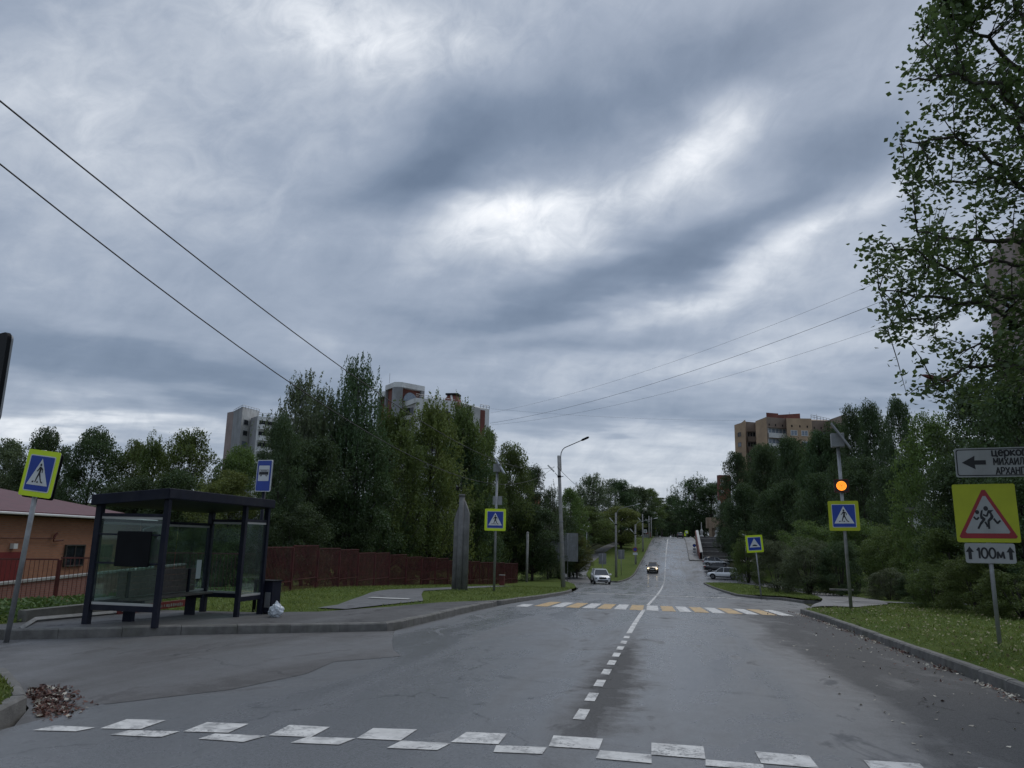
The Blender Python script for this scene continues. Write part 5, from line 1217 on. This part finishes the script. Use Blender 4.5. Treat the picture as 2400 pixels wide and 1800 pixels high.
# direction sign
loc, rot = place(2420, 1500, 14.9, math.radians(-14))
r = thing('direction_sign', 'white direction plate with black left arrow and Cyrillic lettering at the right edge', 'road sign', loc, rot)
b = MB(); b.tube([(1.0, 0.05, -.3), (1.0, 0.05, 3.5)], .04, 10); b.build('pole', M['steel'], r, smooth=True)
w, h = 2.2, .60; zc = 3.45
fr = lambda w_, h_: rrect(w_, h_, .05)
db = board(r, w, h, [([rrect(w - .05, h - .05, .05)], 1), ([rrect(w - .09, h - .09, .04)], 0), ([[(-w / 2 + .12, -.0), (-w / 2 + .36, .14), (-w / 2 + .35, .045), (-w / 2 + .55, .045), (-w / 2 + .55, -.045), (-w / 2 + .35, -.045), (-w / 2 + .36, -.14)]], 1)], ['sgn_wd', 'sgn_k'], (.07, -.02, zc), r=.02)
text('церковь', .15, M['sgn_k'], db, (-w / 2 + .66, -.012, .13), .105, 'LEFT', 1.05)
text('МИХАИЛА', .135, M['sgn_k'], db, (-w / 2 + .68, -.012, -.055), .085, 'LEFT', .9)
text('АРХАНГЕЛА', .135, M['sgn_k'], db, (-w / 2 + .71, -.012, -.245), .085, 'LEFT', .9)
# dark sign back at the left edge
loc, rot = place(-40, 1640, 5.6, math.radians(-25))
r = thing('sign_back', 'dark back of a rounded sign board cut off by the left frame edge', 'road sign', loc, rot)
c = P(30, 790, 6); p0 = P(-28, 893, 6); o = thing('x', '', '') if 0 else None
zb = gz(p0.x, p0.y); r.location = (p0.x, p0.y, zb)
pole(r, 4.3 - zb if 0 else p0.z - zb + .3, .03, 'steel')
b = MB(); b.plate(rrect(.62, .70, .05), 0, .03, 0); b.plate(rrect(.60, .68, .05), .03, .02, 1); o = b.build('sign_board', [M['black'], M['sgn_back']], r); o.location = (0, -.05, p0.z - zb); o.rotation_euler = (0, 0, math.radians(5))
# bus stop sign
loc, rot = place(594, 1437, 18.4, math.radians(-4))
r = thing('bus_stop_sign', 'blue bus stop sign with a bus pictogram above the shelter roof', 'road sign', loc, rot)
pole(r, 3.3, .045, 'navy')
busx = [[(-.155, -.035), (.155, -.035), (.155, .035), (-.155, .035)], circ(-.09, -.045, .032), circ(.095, -.045, .032), [(-.155, .08), (.15, .08), (.15, .088), (-.155, .088)]] + [[(x, .035), (x + .008, .035), (x + .008, .085), (x, .085)] for x in (-.155, -.10, -.05, 0, .05, .10, .145)] + [circ(x, .058, .013, 8) for x in (-.075, -.025, .03, .08)]
b_ = board(r, .50, .78, [([rrect(.46, .74, .03)], 1), ([rrect(.36, .38, .02, cz_=.06)], 0), ([[(p[0], p[1] + .06) for p in q] for q in busx], 2), ([[(p[0], p[1] + .06) for p in q] for q in (circ(-.09, -.045, .014, 8), circ(.095, -.045, .014, 8))], 0)], ['sgn_w', 'sgn_b', 'sgn_k'], (.0, -.07, 3.27), r=.06)
b_.rotation_euler = (0, math.radians(1), math.radians(-12))

# signs seen from behind and small far signs
def back_sign(px, py, dep, w, h, zc, label, r_=.04, th=.03, ph=None, kind='rect', extra=None, mt='sgn_back', tilt=0):
    loc, rot = place(px, py, dep, 0, (0, tilt)); r = thing('sign_back', label, 'road sign', loc, rot); pole(r, ph or zc + h / 2 - .05, .04)
    b = MB(); out = rrect(w, h, .04) if kind == 'rect' else circ(0, 0, w / 2, 20) if kind == 'disc' else [(-w / 2, 0), (0, h / 2), (w / 2, 0), (0, -h / 2)]
    b.plate(out, 0, .03); o = b.build('sign_board', M[mt], r); o.location = (0, .06, zc)
    b = MB()
    for z in (-.3 * h, 0, .3 * h): b.box(-w * .46, w * .46, -.035, -.002, z - .02, z + .02)
    if kind == 'rect': o2 = b.build('stiffener', M['sgn_back'], o)
    return r
r = back_sign(1330, 1364, 88, 1.75 * 1.35, 3.2, 3.9, 'grey back of a large upright information board right of the nearest lamp post')
b = MB(); b.plate([(-1.1, 0), (0, 1.1), (1.1, 0), (0, -1.1)], 0, .03); o = b.build('diamond_plate', M['sgn_back'], r); o.location = (-1.1, .22, 4.2)
back_sign(1412, 1348, 96, .95, 1.35, 2.0, 'small grey sign back directly above the white oncoming car')
back_sign(1456, 1352, 112, .95, 1.35, 3.2, 'grey sign back right of the second lamp post', kind='rect')
def front_sign(px, py, dep, label, parts, ph, name='road_sign', cat='road sign', rz=0):
    loc, rot = place(px, py, dep, rz); r = thing(name, label, cat, loc, rot); pole(r, ph, .035)
    for w, h, zc, x, mt, kd, sub in parts:
        b = MB(); b.plate(rrect(w, h, .03) if kd == 'rect' else circ(0, 0, w / 2, 20), 0, .03, 0)
        if sub: b.plate(rrect(w * .66, h * .66, .03) if kd == 'rect' else circ(0, 0, w * .36, 20), -.012, .01, 1)
        o = b.build('sign_plate', [M[mt], M[sub or mt]], r); o.location = (x, -.07, zc)
    return r
front_sign(1489, 1331, 128, 'round blue parking restriction sign with a plate beside the third lamp post', [(.75, .75, 3.0, 0, 'sgn_r', 'disc', 'sgn_b'), (.75, .38, 2.3, 0, 'sgn_w', 'rect', None)], 3.3)
front_sign(1512.5, 1262, 205, 'small square white bordered sign at the top of the left verge', [(.85, .85, 1.9, 0, 'sgn_w', 'rect', 'sgn_back')], 2.2)
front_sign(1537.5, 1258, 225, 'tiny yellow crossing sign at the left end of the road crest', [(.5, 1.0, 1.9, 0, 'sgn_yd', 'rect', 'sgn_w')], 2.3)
front_sign(1609.5, 1264, 212, 'pair of bright yellow green crossing signs at the right end of the road crest', [(.85, .9, 1.95, 0, 'sgn_y', 'rect', 'sgn_w'), (.45, 1.0, 1.35, -.42, 'sgn_y', 'rect', None)], 2.3)
front_sign(1628, 1311, 147, 'dark round sign on a thin pole in front of the red and white parapet', [(.62, .62, 2.6, 0, 'sgn_k', 'disc', 'sgn_b'), (.55, .4, 1.9, 0, 'sgn_back', 'rect', None), (.5, .35, 1.35, 0, 'sgn_back', 'rect', None)], 2.8)

# ---------------------------------------------------------------- lamp posts, pillars, cables
def lamp_post(px, py, dep, h, label, arm=(2.4, 1.8), r0=.17, small=True, lean=0, group='concrete lamp posts along the left verge', loc=None, cmt='conc'):
    if loc is None: loc, _ = place(px, py, dep)
    r = thing('lamp_post', label, 'lamp post', loc, (0, lean, 0), group)
    b = MB(); b.tube([(0, 0, -.5), (0, 0, h * .5), (0, 0, h)], [r0, r0 * .8, r0 * .62], 10); b.build('post', M[cmt], r, smooth=True)
    if arm:
        a, u = arm; b = MB()
        pts = [(.16, 0, h - 1.2), (.16, 0, h - .1)] + [(.16 + a * .32 * (1 - math.cos(t)), 0, h - .1 + u * .62 * math.sin(t)) for t in (.4, .8, 1.2)] + [(.16 + a, 0, h - .1 + u)]
        b.tube(pts, .035, 6); ar = b.build('arm', M['black'] if small == 2 else M['sgn_back'], r, smooth=True)
        an = math.atan2(u * .38, a * .68); b = MB(); b.M = Matrix.Translation((.16 + a + .25, 0, h - .1 + u + .1)) @ Matrix.Rotation(-an, 4, 'Y')
        b.loft([[(x, -w_, -t_), (x, w_, -t_), (x, w_, t_), (x, -w_, t_)] for x, w_, t_ in ((-.32, .04, .04), (-.2, .12, .07), (.25, .13, .07), (.36, .06, .03))]); b.build('lamp_head', M['black'] if small == 2 else M['plastw'], r)
    if small:
        b = MB(); b.tube([(-.1, 0, h - 1.65), (-.35, 0, h - 1.35)], .03, 6); b.M = Matrix.Translation((-.62, 0, h - 1.05)) @ Matrix.Rotation(math.radians(47), 4, 'Y'); b.box(-.42, .30, -.09, .09, -.05, .06); b.build('side_lamp', M['plastw'], r)
        b = MB(); b.lathe([(r0 * .70, h - 1.75), (r0 * .78, h - 1.75), (r0 * .78, h - 1.6), (r0 * .70, h - 1.6)], 10); b.tube([(-.2, 0, h - 1.7), (.32, 0, h - 1.68)], .03, 5); b.build('clamp', M['black'], r)
    return r
lp = lamp_post(1320, 1374, 59.6, 10.15, 'nearest tall concrete lamp post with curved arm against the sky', (1.75, 1.25), .19, 2, math.radians(-2.6))
b = MB()
for z in (.9, 2.2, 3.3, 4.9): b.lathe([(.19, z), (.2, z), (.2, z + .06), (.19, z + .06)], 10)
b.build('band', M['sgn_back'], lp)
lamp_post(1444, 1357, 108, 9.2, 'second concrete lamp post with a pale side lamp behind the white car', (2.7, 1.25), .2)
lamp_post(1490, 1330, 129, 7.1, 'third lamp post with a long curved arm beside the round blue sign', (3.0, 1.1), .19)
lamp_post(1507, 1302, 152, 8.1, 'fourth lamp post without an arm on the grass verge', None, .18)
lamp_post(1521.5, 1265, 196, 5.95, 'fifth lamp post standing at the top of the verge', None, .2)
lamp_post(1526.8, 1264, 200, 5.7, 'sixth lamp post close beside the fifth one', None, .18, False)
lamp_post(1541, 1258, 235, 3.6, 'short grey post at the left end of the crest', None, .09, False)
lamp_post(1375, 1315, 118, 4.4, 'thin curved street light by the climbing footpath', (-1.1, .35), .07, False, cmt='steel')
lamp_post(1749.5, 1339, 112, 4.9, 'slim white lamp post right of the parked white car', (-.5, .3), .07, False, group=None, cmt='plastw')
for px, py, dp_, h, lb in ((1714, 1312, 140, 2.3, 'thin white post at the right foot of the stairs'), (1728, 1323, 132, 1.9, 'thin white post beside the path behind the parked cars')):
    loc, _ = place(px, py, dp_); r = thing('marker_post', lb, 'post', loc); pole(r, h, .06, 'plastw')
    b = MB(); b.lathe([(.10, h), (.11, h + .1), (.02, h + .2)], 8); b.build('cap', M['plastw'], r)
loc, _ = place(2330, 1300, 41)
r = lamp_post(0, 0, 0, 9.6, 'street lamp whose head pokes out of the foliage at upper right', None, .12, False, group=None, loc=(loc[0], loc[1], gz(loc[0], loc[1])), cmt='steel')
hd = P(2160, 879, 40) - Vector(r.location); h2 = P(2320, 922, 40.8) - Vector(r.location)
b = MB(); b.tube([(0, 0, 9.5), h2, P(2222, 893, 40.2) - Vector(r.location)], .05, 6); b.build('arm', M['steel'], r)
b = MB(); a_ = P(2225, 893, 40.2) - Vector(r.location); dd = (hd - a_); b.loft([[tuple(a_ + dd * t + Vector((0, w_, 0)) + Vector((0, 0, q_))) for w_, q_ in ((-s_, -s_ * .5), (s_, -s_ * .5), (s_, s_ * .5), (-s_, s_ * .5))] for t, s_ in ((0, .07), (.2, .15), (.75, .17), (1, .05))]); b.build('lamp_head', M['rust'], r)
# thin grey post
loc, _ = place(1234.5, 1362, 80); r = thing('grey_post', 'thin grey post standing before the dark trees left of the lamp post', 'post', loc); pole(r, 4.9, .13, 'conc')
b = MB(); b.lathe([(.13, 4.9), (.15, 4.9), (.15, 5.0), (.02, 5.05)], 8); b.build('cap', M['conc'], r)
# cluster of concrete pillars
loc, _ = place(1076, 1378, 36.5)
r = thing('concrete_pillars', 'cluster of joined grey concrete pillars on the left verge', 'pillar', loc, (0, 0, 0))
for x, y, h, rr in ((-.25, .02, 3.5, .115), (0, -.04, 4.3, .135), (.26, .02, 3.8, .135)):
    b = MB(); n = 14; s = 1 if x > 0 else -1
    top = [(rr * math.cos(2 * PI * k / n), rr * math.sin(2 * PI * k / n), h - (0 if x == 0 else s * .35 * math.cos(2 * PI * k / n))) for k in range(n)]
    b.loft([[(p[0] * 1.12, p[1] * 1.12, -.3) for p in top], top]); b.M = Matrix.Identity(4)
    if x == 0: b.lathe([(rr * .8, h), (rr * 1.15, h), (rr * 1.15, h + .1), (.02, h + .12)], n)
    b.v = [(v[0] + x, v[1] + y, v[2]) for v in b.v]; b.build('pillar', M['pillar'], r, smooth=True)
# cables
def cable(name, pts, label, r_=.012, group=None, sag=0):
    b = MB(); n = 40; A_, B_ = Vector(pts[0]), Vector(pts[1]); q = []
    for k in range(n + 1):
        t = k / n; p = A_.lerp(B_, t); p.z -= sag * 4 * t * (1 - t); q.append(p)
    b.tube(q, r_, 5); return tag(b.build(name, M['wire'], smooth=True), label, 'cable', group)
topp = P(1300, 1094, 59.6)
for A_, ez, lb, sg in ((P(0, 237, 9), 1.5, 'upper black cable crossing the sky from the left edge to the lamp post', 2.337), (P(0, 385, 10), 2.5, 'lower black cable crossing the sky from the left edge to the lamp post', 3.802)):
    E_ = A_ + (A_ - topp) * .22; E_.z = A_.z + ez
    cable('overhead_cable', [E_, topp], lb, .012, 'cables running to the nearest lamp post', sg)
cable('overhead_cable', [topp + Vector((.2, 0, 0)), P(1408, 1262, 108) + Vector((1.0, 0, 5.5))], 'cable dropping from the nearest lamp post to the next one', .018, None, .8)
bq = P(1148, 985, 206)
for a_, c_, lb, sg in (((1148, 992, 206), (2420, 560, 96), 'thickest of the thin wires rising to the right across the sky', 3.2), ((1150, 996, 206), (2420, 640, 96), 'lowest of the thin wires rising to the right across the sky', 3.4), ((1150, 968, 206), (2420, 505, 96), 'faint uppermost thin wire rising to the right across the sky', 3.0)):
    cable('power_line', [P(*a_), P(*c_)], lb, .030 if 'thickest' in lb else .018, 'thin wires between the tower and the right side', sg)
cable('power_line', [P(1150, 958, 206), P(1800, 985, 226)], 'faint nearly level wire between the two tall buildings', .016, None, 1.0)

# ---------------------------------------------------------------- bus shelter
x0, x1, y0, y1 = -10.72, -9.28, 13.1, 16.84; zg = -.085
r = thing('bus_shelter', 'dark blue metal bus shelter with glass panels and a flat roof', 'bus shelter')
def post(x, y, zt, zb=None, w=.10):
    zb = gz(x, y, .14) if zb is None else zb
    b = MB(); b.box(x - w / 2, x + w / 2, y - w / 2, y + w / 2, zb, zt); return bevel(b.build('post', M['navy'], r), .008)
for x, y in ((x1, y0), (x1, 15.86), (x1, y1)): post(x, y, 2.26)
for x, y in ((x0, y0), (x0, y1)): post(x, y, 2.16, None, .12)
b = MB(); rx0, rx1, ry0, ry1 = x0 - .12, x1 + .09, y0 - .14, y1 + .14
zf, zk = 2.24, 2.10
sec = lambda y: [(rx0, y, zk), (rx1, y, zf), (rx1, y, zf + .20), (rx0, y, zk + .20)]
b.loft([sec(ry0), sec(ry1)]); ro = b.build('roof', M['navy'], r); bevel(ro, .01)
b = MB(); b.box(x1 + .091, x1 + .105, ry0 + .01, ry1 - .01, zf + .02, zf + .18); b.build('fascia', M['navy'], ro)
def gpanel(a, c, z0, z1, name='glass_panel'):
    b = MB(); a, c = Vector((*a, 0)), Vector((*c, 0)); d = (c - a).normalized(); n = Vector((-d.y, d.x, 0)) * .004
    v = [a + n, c + n, c - n, a - n]; b.add([q + Vector((0, 0, z0)) for q in v] + [q + Vector((0, 0, z1)) for q in v], [(0, 1, 2, 3), (4, 5, 6, 7), (0, 1, 5, 4), (1, 2, 6, 5), (2, 3, 7, 6), (3, 0, 4, 7)])
    o = b.build(name, M['glass'], r)
    for zz, hh, ww, mt in ((z0 - .10, .10, .035, 0), (z0 + .0, .045, .02, 1), (z1 - .045, .045, .02, 1), (z1, .06, .03, 0)):
        b = MB(); n2 = n.normalized() * ww; v = [a + n2, c + n2, c - n2, a - n2]; b.add([q + Vector((0, 0, zz)) for q in v] + [q + Vector((0, 0, zz + hh)) for q in v], [(0, 1, 2, 3), (4, 5, 6, 7), (0, 1, 5, 4), (1, 2, 6, 5), (2, 3, 7, 6), (3, 0, 4, 7)], mt)
        b.build('rail' if mt == 0 else 'glazing_strip', [M['navy'], M['stone']], o)
    return o
lo = zg + .36
gpanel((x0 + .07, y0), (x1 - .06, y0), lo, 1.90); gpanel((x0 + .07, y1), (x1 - .06, y1), lo, 1.90); gpanel((x1, 15.93), (x1, y1 - .06), lo, 1.90)
for a_, c_ in ((y0 + .08, 14.3), (14.34, 15.56), (15.60, y1 - .08)): gpanel((x0, a_), (x0, c_), lo + .05, 1.80)
b = MB(); b.M = Matrix.Translation((-9.95, y0 - .03, 0))
b.box(-.72, .60, -.015, .015, 1.55, 1.58); b.box(-.72, .60, -.015, .015, 1.02, 1.05); b.build('crossbar', M['navy'], r)
b = MB(); b.box(-10.22, -9.50, y0 - .09, y0 - .05, .98, 1.63); o = b.build('notice_board', M['black'], r); bevel(o, .01)
b = MB(); b.box(x0 + .012, x0 + .018, 16.4, 16.58, .60, 1.02); b.build('timetable', [M['sgn_w']], r)
bt = thing('bench', 'grey slatted bench with a backrest inside the bus shelter', 'bench', (x0 + .40, 14.95, gz(x0 + .4, 15, .14)))
for nm, bs in (('seat', [(-.20, -.07), (-.06, .06), (.07, .19)]),):
    b = MB()
    for a_, c_ in bs: b.box(a_, c_, -1.30, 1.30, .44, .475)
    b.build('seat', M['wood'], bt)
b = MB()
for k in range(4): b.box(-.27, -.24, -1.30, 1.22, .50 + .125 * k, .612 + .125 * k)
b.build('backrest', M['wood'], bt)
for y in (-1.05, .95):
    b = MB(); b.box(-.22, -.02, y - .05, y + .05, -.05, .36); b.box(-.24, .17, y - .04, y + .04, .36, .438); b.box(-.235, -.20, y - .03, y + .03, .4, .98); b.build('leg', M['navy'], bt)
# litter bin, bag
loc, _ = place(629, 1437, 17.8); zb = gz(-9.0, 17.2, .14)
lx = P(629, 1437, 17.9)
r = thing('litter_bin', 'dark blue square litter bin behind the right end of the shelter', 'litter bin', (lx.x - .02, lx.y, zb), (0, 0, math.radians(-8)))
b = MB(); b.box(-.20, .20, -.17, .17, .03, .74); bevel(b.build('body', M['navy'], r), .012)
b = MB(); b.box(-.22, .22, -.19, .19, .74, .765); b.build('lid', M['black'], r)
b = MB(); b.box(.02, .17, -.185, -.172, .16, .50); b.build('door', M['steel'], r)
def bag():
    import bmesh
    bm = bmesh.new(); bmesh.ops.create_icosphere(bm, subdivisions=4, radius=1)
    from mathutils import noise
    for v in bm.verts:
        p = v.co.copy(); n = noise.fractal(p * 2.1, 1, 2, 4) * .20 + (noise.noise(p * 6) * .09); s = 1 + n
        v.co = Vector((p.x * .165 * s, p.y * .14 * s, max(-.99, p.z) * .155 * s + .145))
        if p.z > .55: v.co.x *= .75; v.co.z += .07 * max(0, math.sin(p.x * 9 + 1)) * (p.z - .55) * 2
        if v.co.z < .012: v.co.z = .004
    me = bpy.data.meshes.new('plastic_bag'); bm.to_mesh(me); bm.free(); me.materials.append(M['bag'])
    for p in me.polygons: p.use_smooth = False
    o = bpy.data.objects.new('plastic_bag', me); COL.objects.link(o); q = P(647, 1438, 17.0); o.location = (q.x, q.y, gz(-9, 16.9, .15)); o.scale = (1.0, .95, 1.0)
    return tag(o, 'full white plastic rubbish bag standing beside the litter bin', 'bag')
bag()
# low red board with white lettering strip behind the bench
b = MB(); b.box(-11.72, -11.68, 15.2, 17.6, gz(-11.7, 16) + .16, gz(-11.7, 16) + .32, 0)
o = b.build('red_board', [M['reddoor']]); tag(o, 'low red board with white marks lying behind the bench', 'board')
b = MB()
for k in range(26): y = 15.3 + .085 * k; b.box(-11.678, -11.672, y, y + rnd.uniform(.02, .06), gz(-11.7, 16) + rnd.uniform(.19, .21), gz(-11.7, 16) + rnd.uniform(.24, .27))
b.build('lettering', M['conc'], o)
# small wooden box, hydrant, plank
loc, _ = place(1176.5, 1368, 55); r = thing('utility_box', 'small rust red box on the grass right of the solar sign pole', 'box', loc)
b = MB(); b.box(-.17, .17, -.15, .15, -.1, .58); b.build('body', M['rust'], r); b = MB(); b.box(-.19, .19, -.17, .17, .58, .62); b.build('lid', M['conc'], r)
loc, _ = place(2175, 1394, 38); r = thing('red_post', 'small red hydrant post in the grass before the right bushes', 'post', loc)
b = MB(); b.lathe([(.10, -.1), (.10, .30), (.13, .32), (.13, .38), (.06, .45), (.02, .47)], 10); b.build('body', M['rust'], r); b = MB(); b.tube([(-.15, 0, .25), (.15, 0, .25)], .04, 8); b.build('outlet', M['rust'], r)
loc, _ = place(1972, 1384, 42); b = MB(); b.box(-.6, .6, -.15, .15, -.02, .06); o = b.build('concrete_slab', M['concd']); o.location = (loc[0], loc[1], loc[2] + .02); tag(o, 'flat slab lying in the grass left of the solar crossing sign pole', 'slab')

# ---------------------------------------------------------------- cars
def paint(name, col, metal=.3): return mat(name, col, .28, metal, var=.03, coat=.8, dirt=tuple(c * .75 for c in col), damt=.25)
def car(label, col, loc, rz, kind='suv', lit=False, metal=.3, sc_=1.0):
    L, H, Wd = {'suv': (4.5, 1.65, 1.86), 'hatch': (3.95, 1.5, 1.68), 'sedan': (4.5, 1.45, 1.76)}[kind]
    r = thing('parked_car' if not lit and kind != 'oncoming' else 'car', label, 'car', loc, (0, 0, rz))
    r.scale = (sc_, sc_, sc_); pm = paint('car_paint', col, metal)
    zb, belt = (.30, .98) if kind == 'suv' else (.24, .90)
    hood = belt - .02
    # stations along x (front is +x): x, half width, bottom, top of lower body
    st = [(L / 2, .66, zb + .12, hood - .30), (L / 2 - .10, .80, zb, hood - .17), (L / 2 - .40, .94, zb, hood - .07), (L / 2 - 1.15, .98, zb, hood + .02), (.35, 1, zb, belt + .01), (-.9, 1, zb, belt + .03), (-L / 2 + .55, .97, zb, belt + .05), (-L / 2 + .12, .90, zb + .02, belt + .03), (-L / 2, .80, zb + .15, belt - .18)]
    b = MB(); w = Wd / 2; secs = []
    for x, k, lo_, hi in st:
        q = w * k; secs.append([(x, -q * .92, lo_), (x, -q, lo_ + .18), (x, -q, (lo_ + hi) / 2 + .08), (x, -q * .95, hi - .04), (x, -q * .80, hi), (x, q * .80, hi), (x, q * .95, hi - .04), (x, q, (lo_ + hi) / 2 + .08), (x, q, lo_ + .18), (x, q * .92, lo_)])
    b.loft(secs); b.build('body', pm, r, smooth=True)
    rear = {'suv': -L / 2 + .10, 'hatch': -L / 2 + .12, 'sedan': -L / 2 + .75}[kind]; rt = {'suv': rear + .38, 'hatch': rear + .35, 'sedan': rear + .65}[kind]
    g = [(L / 2 - 1.12, belt - .04, .80), (L / 2 - 1.95, H - .10, .62), (.0, H - .045, .64), (rt, H - .10, .61), (rear, belt + .0, .76)]
    # glasshouse, then roof skin and pillars
    b = MB(); sec = []
    for x, z, k in ((g[0][0], belt, .84), (g[1][0], H - .09, .66), (.0, H - .05, .68), (g[3][0], H - .10, .65), (g[4][0], belt, .80)):
        sec.append([(x, -w * (.90 if z > belt + .1 else k + .06) * (1 if z <= belt + .1 else .98), belt - .02), (x, -w * k, z), (x, w * k, z), (x, w * (.90 if z > belt + .1 else k + .06), belt - .02)])
    b.loft(sec); b.build('glasshouse', M['dglass'], r)
    b = MB(); rs_ = []
    for x, z, k in ((g[1][0] + .05, H - .085, .66), (g[1][0] - .35, H - .03, .69), (0, H - .01, .70), (g[3][0] + .1, H - .05, .69), (g[3][0] - .12, H - .10, .66)): rs_.append([(x, -w * k, z - .035), (x, -w * k * .9, z + .012), (x, w * k * .9, z + .012), (x, w * k, z - .035)])
    b.loft(rs_); b.build('roof', pm, r, smooth=True)
    b = MB()
    for s in (-1, 1):
        b.tube([(g[0][0], s * w * .90, belt), (g[1][0], s * w * .67, H - .09)], .035, 5); b.tube([(-.12, s * w * .915, belt), (-.18, s * w * .69, H - .06)], .035, 5); b.tube([(rt + .45, s * w * .91, belt), (rt + .28, s * w * .69, H - .07)], .035, 5)
        b.tube([(rear + .03, s * w * .85, belt), (rt, s * w * .66, H - .10)], .07, 5)
    b.build('pillar', pm, r)
    wr = .355 if kind == 'suv' else .305
    for sx in (L / 2 - .86, -L / 2 + .86):
        for s in (-1, 1):
            b = MB(); b.M = Matrix.Translation((sx, s * (w - .11), wr)) ; b.lathe([(wr * .62, -.10), (wr * .95, -.11), (wr, -.08), (wr, .08), (wr * .95, .11), (wr * .62, .10)], 18, axis='y'); wh = b.build('wheel', M['tyre'], r, smooth=False)
            b = MB(); b.M = Matrix.Translation((sx, s * (w - .11), wr)); b.lathe([(.02, .085 * s), (wr * .6, .085 * s), (wr * .63, .10 * s)], 12, axis='y')
            for k in range(5):
                a = 2 * PI * k / 5; b.tube([(0, .10 * s, 0), (wr * .58 * math.cos(a), .10 * s, wr * .58 * math.sin(a))], .03, 4)
            b.build('rim', M['rim'], wh)
        b = MB()
        for s in (-1, 1):
            n = 12; o_ = [(sx + (wr + .07) * math.cos(PI * k / n), s * (w + .004), wr + (wr + .07) * math.sin(PI * k / n)) for k in range(n + 1)] + [(sx + (wr - .02) * math.cos(PI * (n - k) / n), s * (w + .004), wr + (wr - .02) * math.sin(PI * (n - k) / n)) for k in range(n + 1)]
            b.add(o_, [(k, k + 1, 2 * n - k, 2 * n + 1 - k) for k in range(n)])
        b.build('wheel_arch', M['tyre'], r)
    xf = L / 2
    b = MB(); b.box(xf - .06, xf + .015, -w * .42, w * .42, zb + .32, zb + .50); b.build('grille', M['black'], r)
    b = MB(); b.box(xf - .12, xf + .012, -w * .62, w * .62, zb + .06, zb + .20); b.box(-xf - .012, -xf + .2, -w * .7, w * .7, zb + .02, zb + .2); b.box(-L / 2 + 1.3, L / 2 - 1.3, -w * 1.005, w * 1.005, zb - .04, zb + .1); b.build('lower_trim', M['black'], r)
    for s in (-1, 1):
        b = MB(); b.M = Matrix.Translation((xf - .13, s * w * .66, hood - .27)) @ Matrix.Rotation(s * -.35, 4, 'Z'); b.box(-.05, .08, -.17, .17, -.07, .07); b.build('headlight', M['head'] if lit else M['wglass'], r)
        b = MB(); b.M = Matrix.Translation((-xf + .10, s * w * .78, belt - .12)) ; b.box(-.09, .12, -.11, .11, -.10, .10); b.build('tail_light', M['sgn_r'], r)
        b = MB(); b.M = Matrix.Translation((L / 2 - 1.38, s * (w + .09), belt + .09)); b.box(-.07, .07, -.11, .11, -.07, .08); bevel(b.build('mirror', pm if not lit else M['black'], r), .02)
    b = MB(); b.box(xf + .016, xf + .025, -.26, .26, zb + .19, zb + .30); b.build('number_plate', M['sgn_w'], r)
    return r
c = P(1407, 1366, 86); car('white crossover driving toward us past the nearest lamp post', (.88, .89, .90), (c.x, c.y, zr(c.y) + .01), math.radians(-90 + 12), 'suv', metal=0)
c = P(1530, 1347, 119); car('gold hatchback with lit headlights coming down the far lane', (.33, .27, .19), (c.x, c.y, zr(c.y) + .01), math.radians(-90), 'hatch', True)
c = P(1695, 1354, 110); z_ = zr(112); car('white parked crossover seen from its left side beside the grass island', (.86, .87, .88), (c.x, c.y, zr(c.y) + .01), math.radians(180 - 8), 'suv', metal=0)
c = P(1686, 1343, 120); car('black parked sedan just behind the white parked crossover', (.015, .017, .02), (c.x, c.y, zr(c.y) + .01), math.radians(-6), 'sedan')
c = P(1679, 1336, 127); car('silver parked estate car farthest of the three parked cars', (.36, .37, .38), (c.x, c.y, zr(c.y) + .01), math.radians(-6), 'suv', metal=.6, sc_=.95)
c = P(1594, 1264, 214); car('dark car seen from behind at the crest of the road', (.03, .032, .035), (c.x, c.y, zr(c.y) + .01), math.radians(90), 'hatch')
# kiosk and brick shed near the far lamp posts
loc, _ = place(1512.5, 1263, 204); r = thing('kiosk', 'small grey kiosk below the white bordered sign at the verge top', 'kiosk', loc)
b = MB(); b.box(-.9, .8, .6, 2.2, -.2, 1.15); b.build('wall', M['sgn_back'], r); b = MB(); b.box(-1, .9, .5, 2.3, 1.15, 1.25); b.build('roof', M['conc'], r)
loc, _ = place(1518.5, 1264, 208); r = thing('brick_shed', 'narrow red brick shed behind the fifth lamp post', 'shed', loc)
b = MB(); b.box(-.55, .9, 0, 2, -.2, 1.9); b.build('wall', M['brickr'], r); b = MB(); b.box(-.62, .97, -.1, 2.1, 1.9, 2.0); b.build('roof', M['conc'], r)
